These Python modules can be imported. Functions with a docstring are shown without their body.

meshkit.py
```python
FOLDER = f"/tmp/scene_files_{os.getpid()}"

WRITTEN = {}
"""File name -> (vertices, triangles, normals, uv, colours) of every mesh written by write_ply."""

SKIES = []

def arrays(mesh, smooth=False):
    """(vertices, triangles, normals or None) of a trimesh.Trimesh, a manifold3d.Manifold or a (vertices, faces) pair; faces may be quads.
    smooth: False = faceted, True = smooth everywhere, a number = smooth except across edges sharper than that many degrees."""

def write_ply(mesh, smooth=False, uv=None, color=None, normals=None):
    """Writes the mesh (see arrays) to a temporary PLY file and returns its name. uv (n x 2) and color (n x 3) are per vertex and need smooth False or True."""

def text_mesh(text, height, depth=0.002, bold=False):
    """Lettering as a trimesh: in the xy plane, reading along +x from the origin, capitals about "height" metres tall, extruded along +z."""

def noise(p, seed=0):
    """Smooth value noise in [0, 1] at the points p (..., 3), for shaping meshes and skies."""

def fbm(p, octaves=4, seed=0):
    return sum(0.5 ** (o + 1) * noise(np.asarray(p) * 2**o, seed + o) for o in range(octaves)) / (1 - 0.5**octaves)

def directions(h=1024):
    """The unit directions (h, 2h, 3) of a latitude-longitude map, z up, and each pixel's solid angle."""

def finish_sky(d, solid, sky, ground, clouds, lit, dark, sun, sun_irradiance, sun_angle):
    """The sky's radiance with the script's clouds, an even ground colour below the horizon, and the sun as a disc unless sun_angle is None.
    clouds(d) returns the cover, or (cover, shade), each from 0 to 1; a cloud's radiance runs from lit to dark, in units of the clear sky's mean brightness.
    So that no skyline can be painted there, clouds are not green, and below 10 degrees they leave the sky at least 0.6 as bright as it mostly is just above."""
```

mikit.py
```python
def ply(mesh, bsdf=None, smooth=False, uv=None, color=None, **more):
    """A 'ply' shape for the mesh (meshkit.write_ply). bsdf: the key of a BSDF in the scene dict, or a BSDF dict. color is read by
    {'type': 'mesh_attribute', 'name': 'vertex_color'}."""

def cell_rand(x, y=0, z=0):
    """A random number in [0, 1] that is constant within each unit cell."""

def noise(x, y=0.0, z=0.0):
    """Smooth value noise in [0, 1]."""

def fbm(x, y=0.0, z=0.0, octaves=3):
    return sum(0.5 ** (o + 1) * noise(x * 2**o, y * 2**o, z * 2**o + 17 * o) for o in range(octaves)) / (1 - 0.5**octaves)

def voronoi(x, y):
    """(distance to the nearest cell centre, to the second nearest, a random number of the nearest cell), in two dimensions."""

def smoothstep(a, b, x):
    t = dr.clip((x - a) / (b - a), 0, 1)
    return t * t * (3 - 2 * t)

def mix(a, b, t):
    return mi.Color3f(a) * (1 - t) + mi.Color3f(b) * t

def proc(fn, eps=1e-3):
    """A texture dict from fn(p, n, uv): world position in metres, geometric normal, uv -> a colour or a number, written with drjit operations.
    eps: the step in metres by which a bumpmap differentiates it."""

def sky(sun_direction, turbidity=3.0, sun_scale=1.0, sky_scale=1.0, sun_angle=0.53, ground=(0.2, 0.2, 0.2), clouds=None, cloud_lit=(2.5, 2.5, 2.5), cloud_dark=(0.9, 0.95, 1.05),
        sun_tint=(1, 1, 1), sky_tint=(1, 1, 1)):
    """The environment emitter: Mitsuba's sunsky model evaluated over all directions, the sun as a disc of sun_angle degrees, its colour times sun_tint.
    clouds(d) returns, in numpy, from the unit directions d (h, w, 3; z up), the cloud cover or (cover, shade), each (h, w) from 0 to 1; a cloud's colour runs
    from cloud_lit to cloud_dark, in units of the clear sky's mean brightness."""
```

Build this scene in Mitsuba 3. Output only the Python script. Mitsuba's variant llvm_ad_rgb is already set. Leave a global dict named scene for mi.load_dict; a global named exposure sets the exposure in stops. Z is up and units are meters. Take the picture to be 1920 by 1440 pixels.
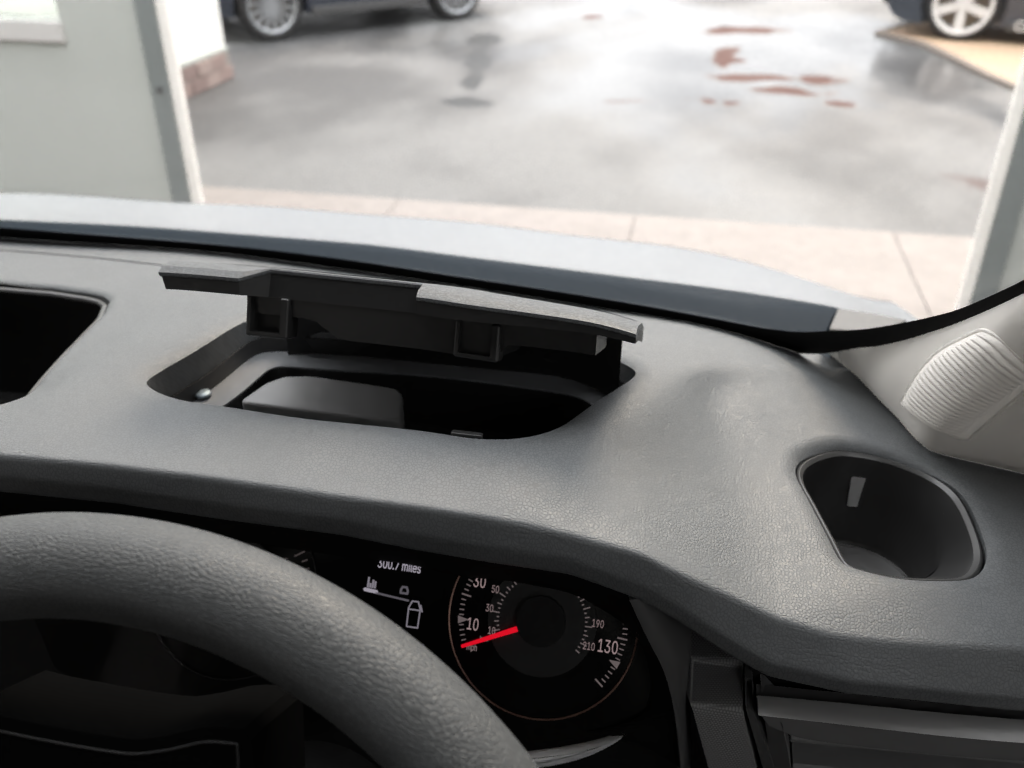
import math, random
import numpy as np
import trimesh
import drjit as dr
import mitsuba as mi
import manifold3d as m3
from scipy.interpolate import RBFInterpolator, PchipInterpolator, interp1d
from scipy.ndimage import gaussian_filter
import shapely
from shapely.geometry import Polygon, Point, LineString
import mikit, meshkit
from mikit import noise, fbm, voronoi, smoothstep, mix, proc

T = mi.ScalarTransform4f
random.seed(7)
rng = np.random.default_rng(7)
scene, labels = {}, {}

# ------------------------------------------------------------------ camera
# x = right of the van, y = forwards, z up; the phone is held above the wheel, turned a little left and down
PSI, PIT, EYE = math.radians(11.3), math.radians(30.3), 1.55
look = np.array([-math.sin(PSI) * math.cos(PIT), math.cos(PSI) * math.cos(PIT), -math.sin(PIT)])
scene['camera'] = {'type': 'thinlens', 'fov': math.degrees(2 * math.atan(960 / 1700.0)), 'fov_axis': 'x',
                   'aperture_radius': 0.0017, 'focus_distance': 0.41, 'near_clip': 0.01, 'far_clip': 400.0,
                   'to_world': T().look_at(origin=[0, 0, EYE], target=[float(look[0]), float(look[1]), float(EYE + look[2])], up=[0, 0, 1])}

# ------------------------------------------------------------------ light: overcast sky, no visible sun
# an even overcast: three times as bright overhead as at the skyline
scene['sky'] = mikit.sky([0.15, 0.65, 0.75], turbidity=4, sun_scale=0.12, sun_angle=25,
                         clouds=lambda d: (np.ones(d.shape[:2]), np.clip(1 - d[..., 2] + 0.25 * (meshkit.fbm(d * 3.1, 3) - 0.5), 0, 1)),
                         cloud_lit=(3.0, 3.03, 3.08), cloud_dark=(0.72, 0.735, 0.755), ground=(0.18, 0.18, 0.18))
exposure = 3.9

# ------------------------------------------------------------------ measured control points, metres in the van's own axes
K = {
    'dash_hood': [[-0.7967, 0.7188, 1.24], [-0.6325, 0.6994, 1.24], [-0.4544, 0.7075, 1.24], [-0.2938, 0.6924, 1.24], [-0.1615, 0.6726, 1.24], [-0.0444, 0.6522, 1.24], [-0.3682, 0.3006, 1.3], [-0.3129, 0.3051, 1.3], [-0.2578, 0.308, 1.3], [-0.2031, 0.308, 1.3], [-0.1414, 0.3059, 1.3], [-0.1078, 0.3059, 1.3], [-0.0716, 0.3068, 1.298], [-0.0403, 0.3093, 1.293], [-0.2865, 0.3921, 1.297], [-0.2567, 0.3723, 1.3], [-0.2186, 0.3683, 1.302], [-0.1302, 0.3644, 1.303], [-0.0757, 0.3655, 1.302], [-0.1582, 0.328, 1.303], [-0.25, 0.3427, 1.3], [-0.0434, 0.4023, 1.299], [-0.0187, 0.4666, 1.292], [-0.2795, 0.4853, 1.292], [-0.1912, 0.4992, 1.29], [-0.0871, 0.5047, 1.288], [-0.0454, 0.4961, 1.288], [-0.0448, 0.3669, 1.2995], [-0.0204, 0.4056, 1.2965], [-0.0025, 0.4452, 1.2915], [0.0131, 0.4782, 1.2855], [0.0259, 0.494, 1.2815], [0.0481, 0.5102, 1.2735], [0.0714, 0.5217, 1.2655], [0.1028, 0.5251, 1.253], [0.1452, 0.4975, 1.244], [0.1845, 0.4665, 1.24], [-0.0034, 0.5117, 1.2835], [0.0236, 0.5439, 1.2735], [-0.0536, 0.3168, 1.299], [-0.3078, 0.5196, 1.284], [-0.3177, 0.4379, 1.294], [-0.3238, 0.4017, 1.297], [-0.3263, 0.3652, 1.299], [-0.3291, 0.3268, 1.301], [-0.4033, 0.5295, 1.272], [-0.3754, 0.4441, 1.28], [-0.3514, 0.3732, 1.289], [-0.3581, 0.3603, 1.29], [-0.525, 0.5676, 1.262], [-0.4724, 0.5608, 1.265], [-0.3849, 0.5667, 1.27], [-0.513, 0.4299, 1.277], [-0.405, 0.3212, 1.294]],
    'dash_facet': [[-0.0448, 0.3669, 1.2995], [-0.0204, 0.4056, 1.2965], [-0.0025, 0.4452, 1.2915], [0.0131, 0.4782, 1.2855], [0.0259, 0.494, 1.2815], [0.0481, 0.5102, 1.2735], [0.0295, 0.4789, 1.2697], [0.0376, 0.445, 1.2617], [0.046, 0.4102, 1.255], [0.0545, 0.3767, 1.2513], [0.0586, 0.3446, 1.249], [-0.0001, 0.3973, 1.2805], [-0.0215, 0.3575, 1.289], [-0.0401, 0.3075, 1.2945], [-0.0049, 0.3126, 1.284], [0.0146, 0.3137, 1.274]],
    'dash_plateau': [[0.0536, 0.5085, 1.2705], [0.0731, 0.4993, 1.2647], [0.0498, 0.4741, 1.2676], [0.059, 0.4538, 1.2613], [0.0709, 0.4454, 1.2575], [0.1001, 0.5051, 1.2568], [0.1247, 0.4741, 1.2529], [0.1485, 0.4427, 1.252], [0.1676, 0.4076, 1.253], [0.0737, 0.3984, 1.256], [0.0857, 0.3558, 1.255], [0.1181, 0.3448, 1.254], [0.1601, 0.3563, 1.2545], [0.168, 0.3413, 1.2535], [0.081, 0.3303, 1.254], [0.1975, 0.3821, 1.255], [0.0572, 0.3912, 1.2555], [0.0608, 0.352, 1.254], [-0.0444, 0.6522, 1.24], [0.0375, 0.6346, 1.238], [0.0908, 0.6184, 1.236], [0.1388, 0.5757, 1.236], [0.1765, 0.5253, 1.238], [0.211, 0.4649, 1.245], [0.0559, 0.3174, 1.254], [0.0795, 0.3148, 1.25], [0.1104, 0.3175, 1.248], [0.1637, 0.3243, 1.248], [0.2056, 0.3301, 1.248]],
    'dash_ridge': [[-0.3682, 0.3006, 1.3], [-0.3129, 0.3051, 1.3], [-0.2578, 0.308, 1.3], [-0.2031, 0.308, 1.3], [-0.1414, 0.3059, 1.3], [-0.1078, 0.3059, 1.3], [-0.0716, 0.3068, 1.298], [-0.0403, 0.3093, 1.293], [-0.0049, 0.3126, 1.284], [0.0146, 0.3137, 1.274], [0.0393, 0.318, 1.261], [0.0559, 0.3174, 1.254], [0.0795, 0.3148, 1.25], [0.1104, 0.3175, 1.248], [0.1637, 0.3243, 1.248], [0.2056, 0.3301, 1.248]],
    'dash_low': [[-0.3713, 0.2976, 1.2857], [-0.315, 0.3019, 1.2858], [-0.2595, 0.3049, 1.2853], [-0.2044, 0.305, 1.284], [-0.1417, 0.3029, 1.2861], [-0.1079, 0.3029, 1.2832], [-0.0712, 0.3038, 1.2808], [-0.0354, 0.3068, 1.2776], [-0.0034, 0.3097, 1.2656], [0.0165, 0.3103, 1.2542], [0.0423, 0.3111, 1.2362], [0.0589, 0.3084, 1.2303], [0.0929, 0.306, 1.2294], [0.1342, 0.3105, 1.2274], [0.1672, 0.3148, 1.2252], [0.2095, 0.3201, 1.2244]],
    'bin_hole': [[-0.2876, 0.3918], [-0.278, 0.3823], [-0.2571, 0.3729], [-0.2378, 0.37], [-0.177, 0.3631], [-0.1302, 0.3644], [-0.1071, 0.3639], [-0.0941, 0.3633], [-0.0753, 0.3672], [-0.0622, 0.3751], [-0.0516, 0.3874], [-0.0443, 0.4025], [-0.0328, 0.4274], [-0.024, 0.4471], [-0.0193, 0.4655], [-0.0283, 0.4809], [-0.045, 0.4927], [-0.0793, 0.4994], [-0.1563, 0.5021], [-0.2266, 0.4968], [-0.2678, 0.4898], [-0.2734, 0.4785], [-0.2782, 0.4429], [-0.2865, 0.4093]],
    'cup_hole': [[0.074, 0.432], [0.0768, 0.444], [0.0832, 0.4524], [0.0928, 0.4603], [0.1023, 0.4651], [0.1176, 0.4671], [0.1324, 0.4654], [0.1504, 0.4563], [0.1614, 0.4414], [0.1646, 0.4165], [0.1634, 0.3909], [0.16, 0.3757], [0.1514, 0.3628], [0.1393, 0.3582], [0.1147, 0.3547], [0.0988, 0.357], [0.0927, 0.3597], [0.0884, 0.3707], [0.0851, 0.3848], [0.0817, 0.3979], [0.0782, 0.412]],
    'recess_hole': [[-0.4033, 0.5295], [-0.3897, 0.5028], [-0.3754, 0.4441], [-0.3512, 0.3731], [-0.3581, 0.3603], [-0.3847, 0.3444], [-0.4217, 0.3339], [-0.6338, 0.5485], [-0.5177, 0.5586], [-0.4678, 0.5546], [-0.4298, 0.5458], [-0.4143, 0.5395]],
    'groove': [[-0.7445, 0.6376], [-0.5884, 0.6455], [-0.5057, 0.6399], [-0.4144, 0.6222], [-0.3556, 0.61]],
    'lid_top': [[-0.2599, 0.385, 1.3673], [-0.2061, 0.385, 1.3761], [-0.1188, 0.385, 1.3708], [-0.018, 0.385, 1.355]],
    'screen_base': [[-1.4, 0.6], [-1.15, 0.655], [-0.75, 0.705], [-0.6, 0.712], [-0.45, 0.715], [-0.3, 0.702], [-0.05, 0.664], [0.04, 0.641], [0.09, 0.62], [0.15, 0.585], [0.2, 0.54], [0.25, 0.47], [0.3, 0.36]],
    'trim_upper': [[0.0995, 0.5717, 1.2646], [0.1126, 0.5445, 1.2831], [0.1293, 0.5126, 1.3033], [0.1424, 0.4675, 1.3366], [0.1482, 0.4378, 1.36], [0.1522, 0.4108, 1.3819], [0.1559, 0.3773, 1.4099], [0.1585, 0.3416, 1.4406], [0.16, 0.3001, 1.4772]],
    'trim_lower': [[0.1095, 0.6257, 1.2342], [0.1271, 0.5676, 1.243], [0.1406, 0.5135, 1.2485], [0.1539, 0.4749, 1.251], [0.1728, 0.4718, 1.2493], [0.1889, 0.4698, 1.2481], [0.2026, 0.4672, 1.2473], [0.2297, 0.4628, 1.2455], [0.2651, 0.4601, 1.2417]],
    'seal_out': [[0.0136, 0.6231, 1.2485], [0.0505, 0.5986, 1.2602], [0.0764, 0.5736, 1.2731], [0.0952, 0.5484, 1.2878], [0.1122, 0.5214, 1.3043], [0.1225, 0.4989, 1.3194], [0.1312, 0.4772, 1.3344], [0.1392, 0.4528, 1.3519], [0.144, 0.43, 1.3697], [0.1483, 0.4044, 1.3903], [0.1524, 0.3723, 1.4168], [0.1558, 0.3384, 1.4454], [0.1577, 0.298, 1.4807]],
    'seal_in': [[0.0144, 0.6343, 1.2382], [0.0531, 0.6169, 1.2427], [0.0824, 0.6022, 1.2445], [0.1007, 0.5763, 1.2599], [0.1154, 0.5421, 1.2839], [0.1297, 0.5137, 1.302], [0.1372, 0.491, 1.3183], [0.1428, 0.4683, 1.3356], [0.1486, 0.4384, 1.3592], [0.1526, 0.4114, 1.3812], [0.1562, 0.3777, 1.4093], [0.1587, 0.3419, 1.4401], [0.1602, 0.3003, 1.4768]],
    'grille_n': [-0.7231, -0.5586, -0.4063],
    'grille_ab': [[0.1362, 0.4935, 1.2697], [0.1357, 0.4769, 1.2964], [0.1385, 0.4627, 1.3189], [0.1426, 0.4442, 1.3374], [0.1456, 0.4289, 1.3503]],
    'grille_ad': [[0.1362, 0.4935, 1.2697], [0.1419, 0.4705, 1.2732], [0.15, 0.4569, 1.2747], [0.1636, 0.453, 1.2744]],
    'grille_dc': [[0.1636, 0.453, 1.2744], [0.1654, 0.4322, 1.3036], [0.1675, 0.4144, 1.3279], [0.168, 0.4041, 1.3417]],
    'grille_bc': [[0.1456, 0.4289, 1.3503], [0.1491, 0.4151, 1.3541], [0.1578, 0.4072, 1.3487], [0.168, 0.4041, 1.3417]],
    'lid_lip': [[-0.2611, 0.385, 1.3657], [-0.2395, 0.385, 1.3661], [-0.2171, 0.385, 1.366], [-0.2057, 0.385, 1.3658], [-0.1738, 0.385, 1.3651], [-0.1245, 0.385, 1.3641], [-0.0953, 0.385, 1.3622], [-0.0665, 0.385, 1.3607], [-0.0409, 0.385, 1.3589], [-0.0172, 0.385, 1.3545]],
    'cup_tab': [[0.1152, 0.4623, 1.235], [0.1195, 0.4624, 1.212], [0.1106, 0.4614, 1.235], [0.1201, 0.4633, 1.235]],
    'box_top': [[-0.2508, 0.4214, 1.268], [-0.2447, 0.4452, 1.268], [-0.2366, 0.4557, 1.268], [-0.2204, 0.4596, 1.268], [-0.1725, 0.4563, 1.268], [-0.1623, 0.4544, 1.268], [-0.1572, 0.449, 1.268], [-0.1489, 0.4189, 1.268]],
    'dial_centre': [-0.0553, 0.3622, 1.1852],
    'dial_left': [-0.1833, -0.0064],
    'cl_trip': [[-0.0973, 0.013], [-0.0721, 0.0133]],
    'cl_dist': [[-0.1035, 0.0031], [-0.0958, 0.0024], [-0.0766, 0.0029]],
    'cl_dcar': [[-0.0796, 0.0064]],
    'cl_van': [[-0.0724, -0.0066], [-0.0754, -0.0141], [-0.0762, -0.0], [-0.0685, 0.001], [-0.0678, -0.0131]],
    'cl_k': [[-0.073, -0.0182]],
    'cl_one': [[-0.0647, -0.0241]],
    'cl_bezel_in': [[-0.1526, 0.0198], [-0.1263, 0.0195], [-0.1006, 0.0198], [-0.0815, 0.0199], [-0.0508, 0.0174], [-0.0224, 0.0182], [0.0078, 0.017], [0.0322, 0.0103], [0.0492, 0.0007], [0.059, -0.0135], [0.062, -0.027], [0.0599, -0.0398], [0.0526, -0.0457], [0.0306, -0.0541], [-0.0031, -0.0656], [-0.0557, -0.0764]],
    'cl_cres_t': [[-0.0054, -0.0711], [0.0145, -0.0656], [0.0312, -0.0599], [0.0449, -0.0538], [0.0549, -0.0486]],
    'cl_cres_b': [[-0.0001, -0.0786], [0.0154, -0.0738], [0.0292, -0.0682], [0.0427, -0.06], [0.0549, -0.0492]],
    'cl_nums': [[-0.0383, -0.0074], [-0.0374, 0.0162], [-0.0269, -0.009], [-0.0296, 0.0029], [-0.0276, 0.0134], [0.0307, 0.0029], [0.0271, -0.0096], [0.0372, -0.0087], [-0.0373, -0.0198], [-0.0305, -0.0139]],
    'visor_out': [[-0.3475, 0.312, 1.2663], [-0.3153, 0.312, 1.2677], [-0.2388, 0.312, 1.2701], [-0.1556, 0.312, 1.2695], [-0.09, 0.312, 1.2723], [-0.0691, 0.312, 1.2711], [-0.0401, 0.312, 1.2687], [-0.0235, 0.321, 1.2565], [-0.008, 0.321, 1.2477], [0.0016, 0.321, 1.2359], [0.0092, 0.321, 1.2198], [0.0158, 0.321, 1.1973], [0.0204, 0.321, 1.1752], [0.0262, 0.321, 1.1353]],
    'surround_l': [[-0.0078, 0.314, 1.2543], [0.0025, 0.314, 1.2309], [0.0116, 0.314, 1.2115], [0.0192, 0.314, 1.1832], [0.0259, 0.314, 1.1444], [0.0296, 0.314, 1.1194]],
    'surround_r': [[0.0005, 0.3165, 1.2551], [0.0136, 0.3165, 1.2306], [0.021, 0.3165, 1.2126], [0.0242, 0.3165, 1.1814], [0.0282, 0.3165, 1.1417], [0.0315, 0.3165, 1.1164]],
    'fabric': [[0.0257, 0.336, 1.1899], [0.0522, 0.336, 1.1903], [0.0237, 0.322, 1.1903], [0.0263, 0.313, 1.1929], [0.0504, 0.313, 1.1944], [0.0403, 0.316, 1.1434], [0.063, 0.316, 1.1494]],
    'strip': [[0.0522, 0.334, 1.1917], [0.0564, 0.334, 1.1911], [0.0517, 0.3135, 1.196], [0.0554, 0.3135, 1.1946], [0.0667, 0.317, 1.1491], [0.0718, 0.317, 1.1504]],
    'vent_top': [[0.0574, 0.322, 1.1965], [0.1014, 0.322, 1.2006], [0.1368, 0.322, 1.2033], [0.1818, 0.322, 1.2078]],
    'vent_mid': [[0.0577, 0.312, 1.1954], [0.1007, 0.312, 1.1982], [0.1356, 0.312, 1.2004], [0.1798, 0.312, 1.2051]],
    'vent_low': [[0.0636, 0.318, 1.187], [0.0845, 0.318, 1.1817], [0.1042, 0.318, 1.1826], [0.14, 0.318, 1.1854], [0.1851, 0.318, 1.1915]],
    'scuttle_near': [[-1.054, 0.7895, 1.2], [-0.8609, 0.807, 1.2], [-0.7226, 0.8009, 1.2], [-0.5216, 0.8001, 1.2], [-0.3305, 0.7888, 1.2], [-0.1843, 0.7677, 1.2], [-0.0513, 0.7486, 1.2], [0.0422, 0.7339, 1.2], [0.1266, 0.7278, 1.2]],
    'scuttle_far': [[-1.0508, 0.7866, 1.2], [-0.8702, 0.8174, 1.2], [-0.7449, 0.8301, 1.2], [-0.5448, 0.8414, 1.2], [-0.3498, 0.8405, 1.2], [-0.1976, 0.8252, 1.2], [-0.0571, 0.8085, 1.2], [0.0423, 0.7969, 1.2], [0.1413, 0.7768, 1.2]],
    'bonnet_far': [[-1.9546, 1.45, 0.8709], [-1.5347, 1.45, 0.9517], [-1.2839, 1.45, 0.992], [-1.168, 1.45, 1.0006], [-1.0573, 1.45, 1.0007], [-0.9176, 1.45, 0.9978], [-0.6977, 1.45, 1.0077], [-0.5981, 1.45, 0.9998], [-0.4673, 1.45, 1.0031], [-0.3867, 1.45, 1.002], [-0.2776, 1.45, 1.0003], [-0.1851, 1.45, 0.9861], [-0.1225, 1.45, 0.9889], [-0.0473, 1.45, 0.988], [0.0262, 1.45, 0.9833], [0.0999, 1.45, 0.9693], [0.1743, 1.45, 0.9536], [0.2584, 1.45, 0.9273], [0.3319, 1.45, 0.8952]],
    'end_cap': [[0.1421, 0.7758, 1.2], [0.1306, 0.7327, 1.2], [0.1673, 0.7339, 1.2], [0.1978, 0.7629, 1.2], [0.1723, 0.7708, 1.2]],
    'wall_win': [[-2.8529, 3.5, 0.9681], [-2.564, 3.5, 0.9662], [-2.5569, 3.5, 1.0429], [-2.8779, 3.5, 0.8902], [-2.5871, 3.5, 0.883]],
    'car': [[-4.0874, 8.7281, -0.03], [-2.6511, 10.3284, -0.03], [2.3736, 9.8395, -0.01]],
    'kerb': [[1.7015, 10.2919, -0.01], [2.0164, 9.739, -0.01], [2.1856, 8.9205, -0.01], [2.2966, 8.2628, -0.01], [2.4127, 7.7716, -0.01]],
    'frit_top': [[-0.7223, 0.6757, 1.2532], [-0.6052, 0.6725, 1.2608], [-0.4411, 0.6782, 1.2584], [-0.2748, 0.6572, 1.2632], [-0.1543, 0.643, 1.261], [-0.0428, 0.6211, 1.2626], [0.0126, 0.6068, 1.2636], [0.0489, 0.5932, 1.2656]],
    'hub_top': [[-0.0514, 0.1283], [-0.0392, 0.1274], [-0.0153, 0.127], [0.0078, 0.1275], [0.0189, 0.1302], [0.0369, 0.1363], [0.0514, 0.1373]],
    'screw': [-0.2784, 0.429, 1.2655],
}
def make_ztop(hood, facet, plateau):
    """dash top: hood over the instruments, a facet falling away from it to the right, a plateau with the cup holder"""
    def tps(c, s): c = np.asarray(c, float); return RBFInterpolator(c[:, :2], c[:, 2], kernel='thin_plate_spline', smoothing=s)
    h_, f_, p_ = tps(hood, 1e-5), tps(facet, 1e-6), tps(plateau, 1e-5)
    def smin(a, b, k):
        t = np.clip(.5 + .5 * (b - a) / k, 0, 1); return b * (1 - t) + a * t - k * t * (1 - t)
    def z(q):
        q = np.asarray(q, float); x = q[:, 0]
        h = h_(q); f = f_(np.clip(q, [-.2, .2], [.12, .62])) + np.maximum(0, -.06 - x) * .6; p = p_(np.clip(q, [-.06, .2], [.6, .9])) - np.maximum(0, .005 - x) * .55
        return -smin(-p, -smin(h, f, .0048), .0065)
    return z

# ------------------------------------------------------------------ helpers
def A(k): return np.asarray(K[k], float)
def put(key, mesh, bsdf, smooth=35, uv=None, **more):
    scene[key] = mikit.ply(mesh, bsdf, smooth, uv=uv, **more)
    return key
def tag(key, label=None, category=None, group=None, kind=None):
    d = {}
    if label: d['label'] = label
    if category: d['category'] = category
    if group: d['group'] = group
    if kind: d['kind'] = kind
    labels[key] = d
def sheet(P, close_u=False, close_v=False):
    """a (nu, nv, 3) grid of points as a mesh"""
    P = np.asarray(P, float); nu, nv = P.shape[:2]
    i, j = np.meshgrid(np.arange(nu if close_u else nu - 1), np.arange(nv if close_v else nv - 1), indexing='ij')
    a, b = (i + 1) % nu, (j + 1) % nv
    q = np.stack([i * nv + j, a * nv + j, a * nv + b, i * nv + b], -1).reshape(-1, 4)
    return trimesh.Trimesh(P.reshape(-1, 3), np.vstack([q[:, [0, 1, 2]], q[:, [0, 2, 3]]]), process=False)
def loft(rings, cap=True):
    """closed solid through rings (n, m, 3)"""
    R = np.asarray(rings, float); n, m = R.shape[:2]
    s = sheet(R, close_v=True)
    if not cap: return s
    V, F = [s.vertices], [s.faces]
    for k, ring in ((0, R[0]), (n - 1, R[-1])):
        b = sum(len(v) for v in V); V.append(ring.mean(0)[None])
        i = np.arange(m); f = np.stack([i + k * m, (i + 1) % m + k * m, np.full(m, b)], 1)
        F.append(f if k == 0 else f[:, ::-1])
    t = trimesh.Trimesh(np.vstack(V), np.vstack(F), process=False); t.fix_normals(); return t
def tube(pts, r, sides=10, closed=False):
    p = np.asarray(pts, float); n = len(p)
    t = np.roll(p, -1, 0) - np.roll(p, 1, 0) if closed else np.gradient(p, axis=0)
    t /= np.linalg.norm(t, axis=1, keepdims=True) + 1e-12
    up = np.where(np.abs(t[:, 2:]) < .9, [0, 0, 1.], [1., 0, 0])
    a = np.cross(t, up); a /= np.linalg.norm(a, axis=1, keepdims=True); b = np.cross(t, a)
    g = np.arange(sides) * 2 * np.pi / sides
    R = p[:, None] + np.broadcast_to(r, (n,))[:, None, None] * (np.cos(g)[None, :, None] * a[:, None] + np.sin(g)[None, :, None] * b[:, None])
    return sheet(R, close_u=True, close_v=True) if closed else loft(R)
def curve(pts, n, smooth=True):
    """n points evenly along a polyline (splined)"""
    p = np.asarray(pts, float); s = np.r_[0, np.cumsum(np.linalg.norm(np.diff(p, axis=0), axis=1))]
    t = np.linspace(0, s[-1], n)
    if smooth and len(p) > 2: return PchipInterpolator(s, p)(t)
    return np.stack([np.interp(t, s, p[:, k]) for k in range(p.shape[1])], 1)
def closed_curve(pts, n):
    p = np.asarray(pts, float); p = np.vstack([p[-3:], p, p[:4]])
    s = np.r_[0, np.cumsum(np.linalg.norm(np.diff(p, axis=0), axis=1) ** 0.7)]
    from scipy.interpolate import CubicSpline
    t = np.linspace(s[3], s[-4], n * 4 + 1)[:-1]
    return curve(np.vstack([c := CubicSpline(s, p)(t), c[:1]]), n + 1, False)[:-1]
def box(x0, x1, y0, y1, z0, z1, r=0.0):
    if r <= 0:
        return trimesh.creation.box(bounds=[[x0, y0, z0], [x1, y1, z1]])
    s = m3.Manifold.sphere(r, 12)
    pts = [s.translate([x, y, z]) for x in (x0 + r, x1 - r) for y in (y0 + r, y1 - r) for z in (z0 + r, z1 - r)]
    return tm(m3.Manifold.batch_hull(pts))
def tm(m):
    k = m.to_mesh(); return trimesh.Trimesh(k.vert_properties[:, :3], k.tri_verts, process=False)
def mani(t):
    t = trimesh.Trimesh(t.vertices, t.faces, process=True)
    return m3.Manifold(m3.Mesh(np.asarray(t.vertices, np.float32), np.asarray(t.faces, np.uint32)))
def prism(poly, z0, z1):
    poly = shapely.geometry.polygon.orient(poly)
    cs = m3.CrossSection([np.asarray(poly.exterior.coords)[:-1]])
    return m3.Manifold.extrude(cs, z1 - z0).translate([0, 0, z0])
def basis(o, ex, ey, ez):
    M = np.eye(4); M[:3, 0], M[:3, 1], M[:3, 2], M[:3, 3] = ex, ey, ez, o; return M
def moved(mesh, M):
    m = mesh.copy(); m.apply_transform(M); return m
def rz(deg, x=0, y=0, z=0):
    a = math.radians(deg); M = np.eye(4); M[:2, :2] = [[math.cos(a), -math.sin(a)], [math.sin(a), math.cos(a)]]; M[:3, 3] = x, y, z; return M

# ------------------------------------------------------------------ materials
def rgb(*c): return {'type': 'rgb', 'value': list(c) if len(c) == 3 else [c[0]] * 3}
def pr(name, col, rough, spec=0.5, metal=0.0, bump=None, bscale=1.0, eps=1e-4, **more):
    b = {'type': 'principled', 'base_color': col if isinstance(col, dict) else rgb(*np.atleast_1d(col)), 'roughness': rough, 'specular': spec, 'metallic': metal, **more}
    if bump is not None:
        b = {'type': 'bumpmap', 'scale': bscale, 'arbitrary': proc(bump, eps), 'bsdf': b}
    scene[name] = {'type': 'twosided', 'bsdf': b}

CT, ST = math.cos(math.radians(35)), math.sin(math.radians(35))
def leather(x, y, cell):
    wx = (noise(x / cell * .35 + 3.1, y / cell * .35) - .5) * 1.1
    wy = (noise(x / cell * .35 + 9.7, y / cell * .35 + 5.0) - .5) * 1.1
    a, b, r = voronoi(x / cell + wx, y / cell + wy)
    return smoothstep(0.0, 0.42, b - a) * (0.75 + 0.25 * r) + 0.25 * noise(x / cell * 3.0, y / cell * 3.0)
def dash_grain(p, n, uv): return leather(p.x, p.y * CT + p.z * ST, 0.00175)
def rim_grain(p, n, uv):
    return leather(uv.x * 0.8, uv.y, 0.0017)
def fine_grain(p, n, uv): return noise(p.x * 1500, p.y * 1500, p.z * 1500)
def dash_col(p, n, uv):
    d = fbm(p.x * 38, p.y * 38, p.z * 38, 3)
    g = leather(p.x, p.y * CT + p.z * ST, 0.00175)
    return mi.Color3f(0.106, 0.112, 0.116) * (0.94 + 0.12 * d) * (0.84 + 0.20 * g)
def weave(p, n, uv):
    x, z = p.x / 0.0016, (p.z - p.y) / 0.0016
    i = dr.floor(z); f = dr.abs(dr.sin(math.pi * z)); g = dr.abs(dr.sin(math.pi * (x + 0.5 * i)))
    return f * g
pr('m_dash', proc(dash_col), 0.50, 0.6, bump=dash_grain, bscale=0.00020)
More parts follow.
